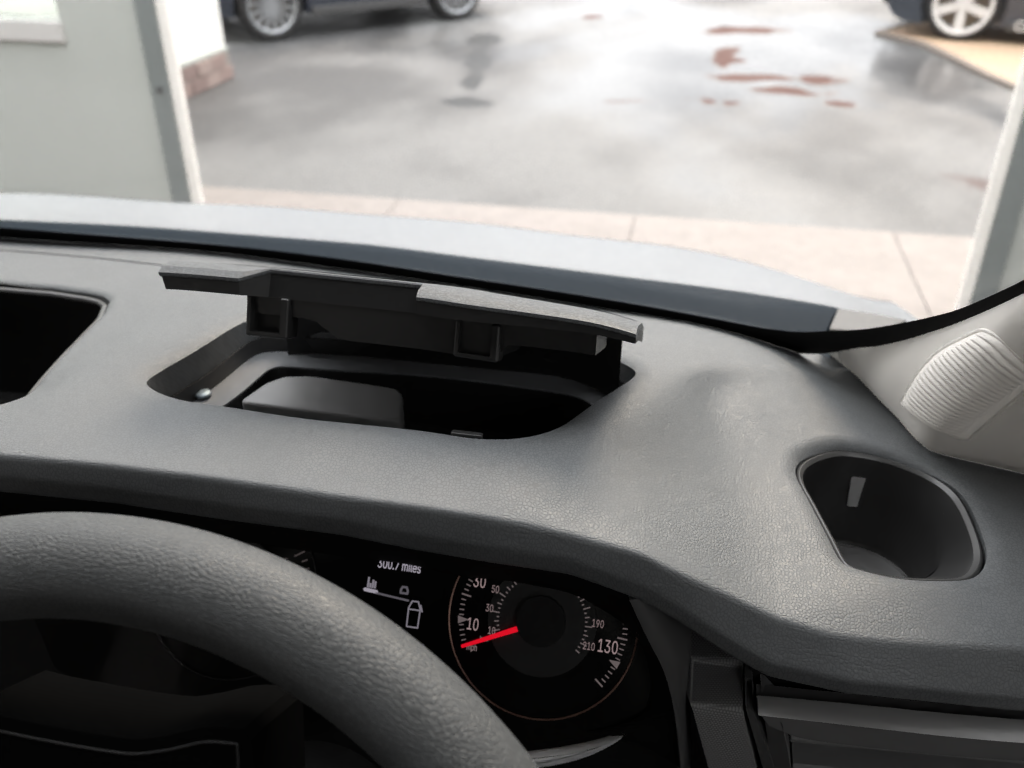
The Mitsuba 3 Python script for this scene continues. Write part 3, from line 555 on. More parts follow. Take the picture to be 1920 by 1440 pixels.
def words_at(items, bold=False):
    out = []
    for s, x, y, h in items:
        m = meshkit.text_mesh(s, h, .0003, bold); b = m.bounds; m.apply_translation([x - (b[0][0] + b[1][0]) / 2, y - h / 2, 0]); m.vertices[:, 0] = x + (m.vertices[:, 0] - x) * .64
        out.append(m)
    return trimesh.util.concatenate(out)
dial('instrument_cluster__speedometer', (0, 0), 'speed')
tag('instrument_cluster__speedometer', 'round speedometer dial with pink lit numerals')
am = lambda v: 204.8 - 17.45 * v / 10
ak = lambda v: 199 - 1.10 * v
R2 = {'m_ink': 1}
tk = []
for v in range(0, 142, 2):
    if v % 20 == 10: tk.append(tick(RD * .80, RD * .905, am(v), .0003, .0042))
    elif v % 10 == 0: tk.append(tick(RD * .80, RD * .905, am(v), .0008))
    else: tk.append(tick(RD * .845, RD * .895, am(v), .0006))
put('instrument_cluster__speedometer__scale_marks', onc(trimesh.util.concatenate(tk), dz=.0003), 'm_print', False, emitter=lamp(INK_DIM))
tk = []
for v in range(0, 212, 5):
    tk.append(tick(RD * .455, RD * (.53 if v % 20 == 0 else .505 if v % 10 == 0 else .48), ak(v), .0006))
put('instrument_cluster__speedometer__inner_marks', onc(trimesh.util.concatenate(tk), dz=.0027), 'm_print', False, emitter=lamp(INK_DIM))
cl = K
big = [('10', *cl['cl_nums'][0], .0064), ('30', *cl['cl_nums'][1], .0066), ('130', *cl['cl_nums'][7], .0068)]
for i, it in enumerate(big):
    put('instrument_cluster__speedometer__numeral' + ('' if i == 0 else '_%03d' % i), onc(words_at([it]), dz=.0004), 'm_print', False, emitter=lamp(INK))
sm = [('10', *cl['cl_nums'][2], .0040), ('30', *cl['cl_nums'][3], .0040), ('50', *cl['cl_nums'][4], .0040), ('190', *cl['cl_nums'][5], .0040), ('210', *cl['cl_nums'][6], .0040)]
for i, it in enumerate(sm):
    put('instrument_cluster__speedometer__small_numeral' + ('' if i == 0 else '_%03d' % i), onc(words_at([it]), dz=.0029), 'm_print', False, emitter=lamp(INK_DIM2))
put('instrument_cluster__speedometer__miles_unit', onc(words_at([('mph', *cl['cl_nums'][8], .0034)]), dz=.0004), 'm_print', False, emitter=lamp(INK_DIM2))
put('instrument_cluster__speedometer__kilometres_unit', onc(words_at([('km/h', *cl['cl_nums'][9], .0024)]), dz=.0029), 'm_print', False, emitter=lamp(INK_DIM2))
a = math.radians(am(0) + .0); d = np.array([math.cos(a), math.sin(a)]); nr = np.array([-d[1], d[0]])
p0, p1 = d * RD * .235, d * RD * .885
nd = Polygon([p0 - nr * .0012, p1 - nr * .0006, p1 + nr * .0006, p0 + nr * .0012]).buffer(.0003)
put('instrument_cluster__speedometer__needle', onc(trimesh.creation.extrude_polygon(nd, .0012), dz=.0042), 'm_needle', 30, emitter=lamp(NEEDLE))
for k_ in ('speedometer__scale_marks', 'speedometer__inner_marks', 'rev_counter__scale_marks', 'display__skyline_icon', 'display__trip_reading'):
    tag('instrument_cluster__' + k_, kind='stuff')
tag('instrument_cluster__speedometer__needle', 'bright red needle resting at zero')
hubc = trimesh.creation.cylinder(.0135, .0042, sections=64); hubc.apply_translation([0, 0, .0050])
put('instrument_cluster__speedometer__needle_hub', onc(hubc), 'm_needle_hub', 30)
lo = tuple(K['dial_left'])
dial('instrument_cluster__rev_counter', lo, 'rev')
tk = [tick(RD * (.80 if k % 4 == 0 else .86), RD * .93, -40 + k * 6, .0009) for k in range(43)]
put('instrument_cluster__rev_counter__scale_marks', onc(trimesh.util.concatenate(tk), lo[0], lo[1], .0003), 'm_print', False, emitter=lamp([c * .35 for c in INK_DIM]))
num = [('5', RD * .68 * math.cos(math.radians(30)), RD * .68 * math.sin(math.radians(30)), .0058)]
put('instrument_cluster__rev_counter__numeral', onc(words_at(num), lo[0], lo[1], .0003), 'm_print', False, emitter=lamp([c * .4 for c in INK_DIM]))
# display between the dials
scr_ = trimesh.creation.extrude_polygon(Polygon([(-.118, -.045), (-.0605, -.045), (-.0605, .030), (-.118, .030)]).buffer(.003), .0008)
put('instrument_cluster__display', onc(scr_, dz=.0002), 'm_gloss_black', 30)
txt = meshkit.text_mesh('300.7 miles', .0052, .0003); txt.vertices[:, 0] *= (cl['cl_trip'][1][0] - cl['cl_trip'][0][0]) / (txt.bounds[1][0] - txt.bounds[0][0])
put('instrument_cluster__display__trip_reading', onc(txt, cl['cl_trip'][0][0], cl['cl_trip'][0][1] + .0032, .0012), 'm_print', False, emitter=lamp(SCREEN))
tag('instrument_cluster__display__trip_reading', 'lit white trip distance reading in miles', kind='stuff')
def strokes(lines, w):
    g = shapely.union_all([LineString(l).buffer(w / 2) for l in lines])
    return trimesh.util.concatenate([trimesh.creation.extrude_polygon(q, .0003) for q in getattr(g, 'geoms', [g])])
vx, vy = cl['cl_van'][0]
van_ic = strokes([[(-.0032, -.0072), (-.0034, .0030), (-.0018, .0070), (.0018, .0070), (.0034, .0030), (.0032, -.0072), (-.0032, -.0072)], [(-.0033, .0024), (.0033, .0024)], [(.0034, .0052), (.0046, .0020)]], .0008)
put('instrument_cluster__display__vehicle_icon', onc(van_ic, vx, vy, .0012), 'm_print', False, emitter=lamp([c * .45 for c in SCREEN]))
tag('instrument_cluster__display__vehicle_icon', 'small outline pictogram of a car from above with one mirror')
dd = cl['cl_dist']
line = strokes([[(dd[0][0] + .001, dd[0][1]), (dd[1][0], dd[1][1] + .0002)]], .0020)
put('instrument_cluster__display__distance_bar', onc(line, dz=.0012), 'm_print', False, emitter=lamp([c * .8 for c in SCREEN]))
line = strokes([[(dd[1][0], dd[1][1] - .0004), (dd[2][0], dd[2][1] - .0026)]], .0011)
put('instrument_cluster__display__distance_line', onc(line, dz=.0012), 'm_print', False, emitter=lamp([c * .22 for c in SCREEN]))
city = trimesh.util.concatenate([trimesh.creation.box(bounds=[[x, 0, 0], [x + .0011, h, .0003]]) for x, h in ((0, .0058), (.0014, .0026), (.0028, .0046), (.0042, .0040))])
put('instrument_cluster__display__skyline_icon', onc(city, dd[0][0] + .0018, dd[0][1] + .0013, .0012), 'm_print', False, emitter=lamp([c * .5 for c in SCREEN]))
dc = cl['cl_dcar'][0]
put('instrument_cluster__display__car_icon', onc(strokes([[(-.002, -.0018), (-.002, 0), (-.0012, .0016), (.0012, .0016), (.002, 0), (.002, -.0018), (-.002, -.0018)]], .0012), dc[0], dc[1] - .0006, .0012), 'm_print', False, emitter=lamp([c * .22 for c in SCREEN]))
put('instrument_cluster__display__gear_mark', onc(words_at([('1', *cl['cl_one'][0], .0042)]), dz=.0012), 'm_print', False, emitter=lamp([c * .3 for c in SCREEN]))
# pale crescent below the dial: a lens reflection built as a strip
ctp, cb = np.array(cl['cl_cres_t']), np.array(cl['cl_cres_b'])
ctp = np.vstack([[[-.07, -.083]], ctp]); cb = np.vstack([[[-.07, -.097]], cb])
ca, cbb = curve(ctp, 50), curve(cb, 50)
put('instrument_cluster__lower_reflection', onc(loft(np.stack([np.c_[ca, np.full(50, .0035)], np.c_[(ca + cbb) / 2, np.full(50, .0058)], np.c_[cbb, np.full(50, .0030)], np.c_[cbb, np.full(50, -.004)], np.c_[ca, np.full(50, -.004)]], 1))), 'm_crescent_glare', 40)
tag('instrument_cluster__lower_reflection', 'pale crescent strip standing for a lens reflection below the speedometer')

# ------------------------------------------------------------------ lower dash right of the cluster
sl_, sr_ = curve(A('surround_l'), 40), curve(A('surround_r'), 40)
put('dashboard__cluster_surround', loft(np.stack([sl_ + np.array([-.004, .02, 0]), sl_, sr_, sr_ + np.array([.002, .03, 0])], 1)), 'm_surround', 40)
f = A('fabric')
top = np.stack([f[0], f[1]]); 
def between(a, b, n): return a + (b - a) * np.linspace(0, 1, n)[:, None]
rows = [between(f[0] + [0, .01, .0], f[1] + [0, .01, .0], 8), between(f[2], f[1] * .3 + f[4] * .7 + [0, .002, .0015], 8), between(f[3], f[4], 8), between(f[5], f[6], 8), between(f[5] + [.02, 0, -.08], f[6] + [.02, 0, -.08], 8)]
R = np.stack(rows); s = np.array([0, .35, .5, 1, 2.]); tt = np.r_[np.linspace(0, .5, 16), np.linspace(.52, 2, 20)]
R = np.stack([[np.interp(tt, s, R[:, j, k]) for k in range(3)] for j in range(8)]).transpose(2, 0, 1)
R = gaussian_filter(R, (1.0, 0, 0), mode='nearest')
back = R[:, [-1, 0]] + np.array([0, .03, 0])
put('dashboard__woven_panel', loft(np.concatenate([R, back], 1)), 'm_weave', 40)
tag('dashboard__woven_panel', 'dark woven textured panel between cluster and air vent')
s_ = A('strip')
q = [s_[0:2], s_[2:4], s_[4:6], s_[4:6] + [[.02, 0, -.08]]]
put('dashboard__trim_strip', loft([[p[0], p[1], p[1] + [0, .02, 0], p[0] + [0, .02, 0]] for p in q]), 'm_surround', 20)
vt, vm, vl = (curve(A(k), 24) for k in ('vent_top', 'vent_mid', 'vent_low'))
ext = lambda P: np.vstack([P, P[-1] + (P[-1] - P[-2]) * 4])
vt, vm, vl = ext(vt), ext(vm), ext(vl)
tag('air_vent', 'black air vent with a satin top edge at the lower right corner', 'air vent')
up = np.array([0, 0, 1.])
put('air_vent__top_rail', loft(np.stack([vt + [0, .0035, -.006], vt, (vt + vm) / 2 + [0, -.0015, .0012], vm + [0, -.001, 0], vm + [0, .003, -.0016], vm + [0, .014, -.004]], 1)), 'm_vent_rail', 35)
tag('air_vent__top_rail', 'satin grey upper rail of the air vent')
put('air_vent__shade_filler', box(.0545, .37, .340, .346, 1.12, 1.232), 'm_rubber', False)  # black filler sheet standing for the shadow gap below the pad
put('air_vent__frame', loft(np.stack([vm + [0, .0035, -.0022], vl + [0, -.0035, -.001], vl + [0, -.002, -.0035], vl + [0, .022, -.004], vm + [0, .022, -.004]], 1)), 'm_vent_frame', 35)
sd = [np.array([.0600, .322, 1.1925]), np.array([.0700, .314, 1.1885]), np.array([.0860, .3165, 1.130]), np.array([.0755, .322, 1.130])]
put('air_vent__side_frame', loft([[sd[0], sd[1], sd[1] + [0, .02, 0], sd[0] + [0, .02, 0]], [sd[3], sd[2], sd[2] + [0, .02, 0], sd[3] + [0, .02, 0]]]), 'm_vent_frame', 25)
put('air_vent__cavity', box(.072, .36, .352, .358, 1.10, 1.19), 'm_rubber', False)
for i in range(3):
    zc = 1.1735 - .021 * i; x0 = .0765 + .004 * i
    P0 = np.array([x0, .323, zc]); P1 = np.array([.34, .323, zc + .026])
    n = 20; L0 = between(P0, P1, n)
    put('air_vent__slat' + ('' if i == 0 else '_%03d' % i), loft(np.stack([L0 + [0, -.003, .0022], L0 + [0, -.0042, 0], L0 + [0, -.003, -.0035], L0 + [0, .016, -.001], L0 + [0, .016, .003]], 1)), 'm_vent_slat', 35)
# body of the dash underneath, down to the foot well
put('dashboard__lower_panel', box(-1.35, .38, .372, .55, .75, 1.16, .01), 'm_black_plastic', 30)
put('dashboard__under_hood', sheet(np.stack([np.stack([np.full(2, x), [.34, .46], [zz - .03, zz - .05]], 1) for x, zz in zip(np.linspace(.02, .34, 10), zl(np.linspace(.02, .34, 10)) + .0)])), 'm_rubber', True)

# ================================================================== THE VAN: glass, pillar, bonnet, shell
tag('van', 'white van around the viewer, its pale bonnet beyond the windscreen', 'van')
gx = np.linspace(-1.38, .30, 70)
put('van__windscreen', sheet(np.stack([np.stack([gx, yscreen(gx, np.full(70, z)) + .003, np.full(70, z)], 1) for z in np.linspace(1.19, 1.78, 12)])), 'm_glass', True)
tag('van__windscreen', 'clear raked windscreen')
so, si = A('seal_out'), A('seal_in')
bx_ = np.array([-1.38, -1.0] + [p[0] for p in K['frit_top']]); bz_ = np.array([K['frit_top'][0][2]] * 2 + [p[2] for p in K['frit_top']])
fo = np.stack([bx_, yscreen(bx_, bz_), bz_], 1)
fo = np.vstack([fo, so[2:]]); fi_ = np.vstack([np.stack([bx_, yscreen(bx_, bz_ - .05), bz_ - .05], 1), si[2:] + [0, 0, -.002]])
fo, fi_ = curve(fo, 160), curve(fi_, 160)
nn = np.array([.25, -.60, -.55])
put('van__windscreen_seal', sheet(np.stack([fo + nn * .002, fo * .5 + fi_ * .5 + nn * .004, fi_ + nn * .003])), 'm_seal', 40)
tag('van__windscreen_seal', 'black border round the lower edge of the windscreen')
U, D = curve(A('trim_upper'), 60), curve(A('trim_lower'), 60)
gn = A('grille_n')
tt = np.linspace(0, 1, 22)
bul = np.clip(np.linspace(0, 1, 60) * 3.0, 0, 1)[:, None]
P = []
for k in tt:
    b = math.sin(math.pi * min(1, max(0, k))) ** .6
    P.append(U * (1 - k) + D * k + gn * (.010 * b) * bul)
P = np.array(P)
P = np.concatenate([(U + [.001, .003, .001] - gn * .003)[None], P, (D - gn * .008 + [0.004, .006, -.014])[None]], 0)
put('van__pillar_trim', sheet(P), 'm_trim', 50)
tag('van__pillar_trim', 'beige plastic trim at the foot of the right windscreen pillar')
# ribbed speaker grille on it
def coons(ab, ad, dc, bc, nu, nv):
    """u from AB to DC, v from AD to BC"""
    s0, s1 = curve(ab, nv), curve(dc, nv); e0, e1 = curve(ad, nu), curve(bc, nu)
    u, v = np.linspace(0, 1, nu)[:, None, None], np.linspace(0, 1, nv)[None, :, None]
    return (1 - u) * s0[None] + u * s1[None] + (1 - v) * e0[:, None] + v * e1[:, None] - ((1 - u) * (1 - v) * s0[0] + (1 - u) * v * s0[-1] + u * (1 - v) * s1[0] + u * v * s1[-1])
NU, NV, RIBS = 60, 23 * 12 + 1, 23
Gp = coons(A('grille_ab'), A('grille_ad'), A('grille_dc'), A('grille_bc'), NU, NV)
u, v = np.linspace(0, 1, NU)[:, None], np.linspace(0, 1, NV)[None]
edge = np.clip(np.minimum(np.minimum(u, 1 - u) * 14, np.minimum(v, 1 - v) * 12), 0, 1)
dome = (np.sin(np.pi * u) ** .5) * (np.sin(np.pi * v) ** .5) * .0050 + .0020 * edge
ribs = (np.abs(np.sin(np.pi * v * RIBS)) ** .8) * .0012 * np.clip(np.minimum(u, 1 - u) * 18, 0, 1)
Gp = Gp + gn * (dome + ribs - .0006)[..., None]
skirt = Gp.copy()
put('van__pillar_trim__speaker_grille', sheet(Gp), 'm_trim', True)
tag('van__pillar_trim__speaker_grille', 'domed ribbed speaker grille on the pillar trim')
eb = np.concatenate([Gp[0, :], Gp[1:, -1], Gp[-1, ::-1][1:], Gp[::-1, 0][1:-1]])
put('van__pillar_trim__grille_border', tube(closed_curve(eb[::12], 160) - gn * .0004, .0014, 8, True), 'm_trim', True)
# right A pillar above the trim, as a plain cover up to the roof
P2 = np.stack([np.stack([U[-1] + (np.array([.20, .06, 1.80]) - U[-1]) * k, D[-1] + (np.array([.36, .03, 1.80]) - D[-1]) * k]) for k in np.linspace(0, 1, 8)])
put('van__pillar_cover', sheet(P2), 'm_trim', True)
Q0, Q1 = np.array([-1.18, .60, 1.24]), np.array([-1.36, .50, 1.22])
put('van__pillar_cover_001', sheet(np.stack([np.stack([Q0 + (np.array([-1.24, .06, 1.80]) - Q0) * k, Q1 + (np.array([-1.40, .03, 1.80]) - Q1) * k]) for k in np.linspace(0, 1, 8)])), 'm_trim', True)
# scuttle panel
sn, sf = curve(A('scuttle_near'), 60), curve(A('scuttle_far'), 60)
mrow = (sn + sf) / 2 + [0, 0, .002]
put('van__scuttle_panel', loft(np.stack([sn + [0, -.05, -.004], sn, mrow, sf + [0, -.003, .001], sf + [0, 0, -.004], sf + [0, 0, -.04], sn + [0, -.05, -.04]], 1)), 'm_scuttle', 40)
tag('van__scuttle_panel', 'blue black plastic panel at the foot of the windscreen')
ec = A('end_cap'); o = Polygon(ec[:, :2])
put('van__scuttle_end_cap', trimesh.creation.extrude_polygon(shapely.geometry.polygon.orient(o), .03).apply_translation([0, 0, 1.170]), 'm_grey_paint', 30)
# bonnet
bf = curve(A('bonnet_far'), 120); nf = curve(np.vstack([A('scuttle_far')[:-1], [.1413, .7768, 1.2], [.20, .75, 1.19], [.26, .72, 1.17]]), 120)
bf = np.stack([np.linspace(-1.42, .345, 120), np.interp(np.linspace(-1.42, .345, 120), bf[:, 0], bf[:, 1]), np.interp(np.linspace(-1.42, .345, 120), bf[:, 0], gaussian_filter(bf[:, 2], 4.0))], 1)
nx = np.linspace(-1.38, .26, 120); nf = np.stack([nx, np.interp(nx, nf[:, 0], nf[:, 1]), np.interp(nx, nf[:, 0], nf[:, 2])], 1) + [0, .004, -.001]
xc = np.linspace(-1, 1, 120)
rows = [nf + [0, -.02, -.06], nf + [0, -.001, -.006]]
for k in np.linspace(0, 1, 24):
    r = nf * (1 - k) + bf * k
    crease = .010 * np.exp(-((xc + .62) / .05) ** 2) + .010 * np.exp(-((xc - .62) / .05) ** 2)
    r[:, 2] += crease * (math.sin(math.pi * min(k * 1.25, 1))) + .006 * math.sin(math.pi * k)
    rows.append(r)
for dy, dzz in ((.06, -.035), (.12, -.085), (.17, -.15), (.19, -.24), (.195, -.40)):
    rows.append(bf + np.stack([np.zeros(120), dy * (1 - .5 * np.abs(xc) ** 3), np.full(120, dzz)], 1))
put('van__bonnet', sheet(np.array(rows)), 'm_white_paint', True)
tag('van__bonnet', 'white sloping bonnet beyond the windscreen')
for i, (s, x0, x1) in enumerate(((1, .26, .40), (-1, -1.38, -1.45))):
    ys = np.linspace(.55, 1.55, 16)
    top = np.stack([np.interp(ys, [.55, .75, 1.45, 1.55], [x0, x0, bf[-1 if s > 0 else 0, 0], bf[-1 if s > 0 else 0, 0]]), ys, np.interp(ys, [.55, .75, 1.45, 1.55], [1.175, 1.165, .885, .80])], 1)
    out = top + np.stack([np.full(16, .03 * s), np.zeros(16), np.full(16, -.04)], 1)
    low_ = np.stack([np.full(16, x1), ys, np.full(16, .5)], 1)
    put('van__wing' + ('' if i == 0 else '_001'), sheet(np.stack([top, out, (out + low_) / 2 + [.01 * s, 0, .1], low_])), 'm_white_paint', True)
# cabin shell: roof, doors, back, floor (outside the frame, they shade the cabin)
put('van__roof', box(-1.42, .38, -1.30, .14, 1.80, 1.84, .01), 'm_lining', 30)
bh = mani(box(-1.42, .38, -1.30, -1.26, .55, 1.80)) - mani(box(-1.30, -.35, -1.4, -1.2, 1.22, 1.72))
put('van__bulkhead', tm(bh), 'm_dark_cloth', False)
put('van__added_rear_window', trimesh.Trimesh([[-1.30, -1.28, 1.22], [-.35, -1.28, 1.22], [-.35, -1.28, 1.72], [-1.30, -1.28, 1.72]], [[0, 1, 2], [0, 2, 3]], process=False), 'm_glass', False)  # added pane, unseen: lets fill light in from behind
put('van__cabin_floor', box(-1.42, .38, -1.26, .90, .50, .55), 'm_dark_cloth', False)
put('van__firewall', box(-1.36, .36, .70, .74, .55, 1.15), 'm_dark_cloth', False)
put('van__door', box(.36, .40, -1.26, .55, .55, 1.17), 'm_surround', False)
put('van__door_001', box(-1.44, -1.40, -1.26, .55, .55, 1.17), 'm_surround', False)
put('van__door_pillar', box(.36, .40, -1.26, -.85, 1.17, 1.80), 'm_lining', False)
put('van__door_pillar_001', box(-1.44, -1.40, -1.26, -.85, 1.17, 1.80), 'm_lining', False)
for i, x in enumerate((.38, -1.42)):
    W_ = np.array([[x, -.85, 1.17], [x, .50, 1.17], [x, .10, 1.80], [x, -.85, 1.80]])
    put('van__side_window' + ('' if i == 0 else '_001'), trimesh.Trimesh(W_, [[0, 1, 2], [0, 2, 3]], process=False), 'm_glass', False)

tag('added_driver_seat', 'unseen dark cloth driver seat with headrest, added to block light from behind', 'seat')
put('added_driver_seat__backrest', moved(box(-.43, .10, -.06, .06, 0, .72, .05), np.array([[1, 0, 0, 0], [0, .97, -.24, -.50], [0, .24, .97, .72], [0, 0, 0, 1.]])), 'm_dark_cloth', 30)  # unseen seat, added to keep rear light off the wheel hub
put('added_driver_seat__cushion', box(-.43, .10, -.52, -.05, .58, .74, .05), 'm_dark_cloth', 30)
put('added_driver_seat__headrest', box(-.30, -.03, -.76, -.67, 1.44, 1.62, .04), 'm_dark_cloth', 30)

# ================================================================== THE SETTING
pr('m_slab', proc(slab_col), 0.5, 0.4)
k = 0
for i in range(-4, 3):
    for j in range(-3, 5):
        x0, x1 = .975 + (i - 1) * 1.22, .975 + i * 1.22
        y1 = 4.36 - (4 - j) * 1.3; y0 = y1 - 1.3
        put('garage_floor__slab' + ('' if k == 0 else '_%03d' % k), box(x0 + .0018, x1 - .0018, y0 + .0018, y1 - .0018 * (j < 4), -.06, 0, .003), 'm_slab', False); k += 1
tag('garage_floor', kind='structure')
put('garage_floor__bed', box(-5.2, 3.5, -5, 4.33, -.12, -.012), 'm_grout', False)
g = 420.0
n = 90
gxs = np.r_[-g, np.linspace(-16, 16, n), g]; gys = np.r_[4.2, np.linspace(4.34, 30, n), g]
GX, GY = np.meshgrid(gxs, gys, indexing='ij')
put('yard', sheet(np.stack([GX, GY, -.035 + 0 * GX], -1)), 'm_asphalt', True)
tag('yard', kind='structure')
put('ground', box(-g, g, -g, 4.36, -.4, -.13), 'm_asphalt_dry', False)
tag('ground', kind='structure')
kb = A('kerb')[:, :2]
poly = Polygon(np.vstack([kb, [[2.6, 5.6], [14, 4.6], [14, 16], [3.4, 12.6], [1.95, 10.7]]])).buffer(-.02).buffer(.02)
put('tan_pavement', trimesh.creation.extrude_polygon(poly.buffer(-.09), .030).apply_translation([0, 0, -.035]), 'm_tan', False)
tag('tan_pavement', kind='structure')
put('kerb', trimesh.creation.extrude_polygon(poly.difference(poly.buffer(-.088)), .034).apply_translation([0, 0, -.035]), 'm_kerb', False)
tag('kerb', kind='structure')

# garage front wall with its opening
tag('garage', 'pale garage front with a wide opening that the van faces', 'garage')
wy0, wy1 = 3.50, 3.66
wall = mani(box(-5.2, -2.203, wy0 - .02, wy1 - .1, 0, 3.0)) - mani(box(-4.4, -2.565, 3.3, 3.9, .968, 2.0))
put('garage__wall_panel', tm(wall), 'm_wall', False)
tag('garage__wall_panel', 'grey green wall panel left of the opening')
put('garage__wall_panel_001', box(1.195, 3.5, wy0 - .02, wy1 - .1, 0, 3.0), 'm_wall', False)
put('garage__skirting', box(-5.2, -2.204, wy0 - .012, wy0 - .002, .60, .66, .003), 'm_wall', 30)
put('garage__window', box(-4.4, -2.565, 3.56, 3.60, .972, 2.0), 'm_frosted', False)
tag('garage__window', 'bright white panel in the left wall')
put('garage__window__sill', box(-4.42, -2.555, 3.462, 3.499, .885, .966, .006), 'm_sill', 30)
put('garage__door_post', box(-2.200, -2.116, 3.45, 3.50, -.01, 2.9, .004), 'm_post_grey', 30)
tag('garage__door_post', 'grey steel post left of the opening with a white edge')
put('garage__door_post__edge', box(-2.1145, -2.068, 3.46, 3.485, -.01, 2.9, .004), 'm_post_white', 30)
for z in (.72,):
    b = trimesh.creation.cylinder(.012, .012, sections=20); b.apply_transform(trimesh.transformations.rotation_matrix(math.pi / 2, [1, 0, 0])); b.apply_translation([-2.155, 3.446, z])
    put('garage__door_post__bolt', b, 'm_post_dark', 40)
put('garage__door_post_001', box(1.112, 1.192, 3.45, 3.50, -.01, 2.9, .004), 'm_post_grey', 30)
tag('garage__door_post_001', 'grey steel post right of the opening with a cream edge')
put('garage__door_post_001__edge', box(1.068, 1.110, 3.46, 3.485, -.01, 2.9, .004), 'm_post_white', 30)
put('garage__lintel', box(-2.203, 1.195, wy0, wy1, 2.9, 3.3), 'm_wall', False)
put('garage__side_wall', box(-5.3, -5.2, -5, 3.66, 0, 3.3), 'm_inner_wall', False)
put('garage__side_wall_001', box(3.5, 3.6, -5, 3.66, 0, 3.3), 'm_inner_wall', False)
put('garage__rear_wall', box(-5.3, 3.6, -5.1, -5, 0, 3.3), 'm_inner_wall', False)
roof = mani(box(-5.3, 3.6, -5.1, 3.7, 3.3, 3.4)) - mani(box(*SKY1, 3.2, 3.5)) - mani(box(*SKY2, 3.2, 3.5))
put('garage__roof', tm(roof), 'm_wall', False)
for i, (x0, x1, y0, y1) in enumerate((SKY1, SKY2)):  # added panes, unseen: they let sky light down into the garage
    put('garage__added_roof_light' + ('' if i == 0 else '_001'), trimesh.Trimesh([[x0, y0, 3.36], [x1, y0, 3.36], [x1, y1, 3.36], [x0, y1, 3.36]], [[0, 1, 2], [0, 2, 3]], process=False), 'm_glass', False)

# white building with a pink brick base beyond the left post
tag('white_building', 'white rendered building corner on a pink brick base beyond the left post', 'building')
bxx = -3.745
put('white_building__wall', box(-7.5, bxx - .03, 4.9, 7.08, .215, 3.6), 'm_render', False)
put('white_building__drip_edge', box(-7.5, bxx - .012, 4.88, 7.10, .185, .213, .006), 'm_drip', 30)
k = 0
for row in range(2):
    yy = 7.11
    for c in range(10):
        w = .225
        y0_ = yy - w - (0.11 if row else 0)
        put('white_building__brick' + ('' if k == 0 else '_%03d' % k), box(bxx - .1, bxx + .004 * ((k * 7) % 3), y0_ + .006, y0_ + w - .004, row * .11 - .03, row * .11 + .098 - .03, .006), ('m_brick', 'm_brick2', 'm_brick3')[(k * 5 + row) % 3], False); k += 1
        yy -= w
put('white_building__brick_base', box(-7.5, bxx - .012, 4.9, 7.095, -.05, .182), 'm_mortar', False)

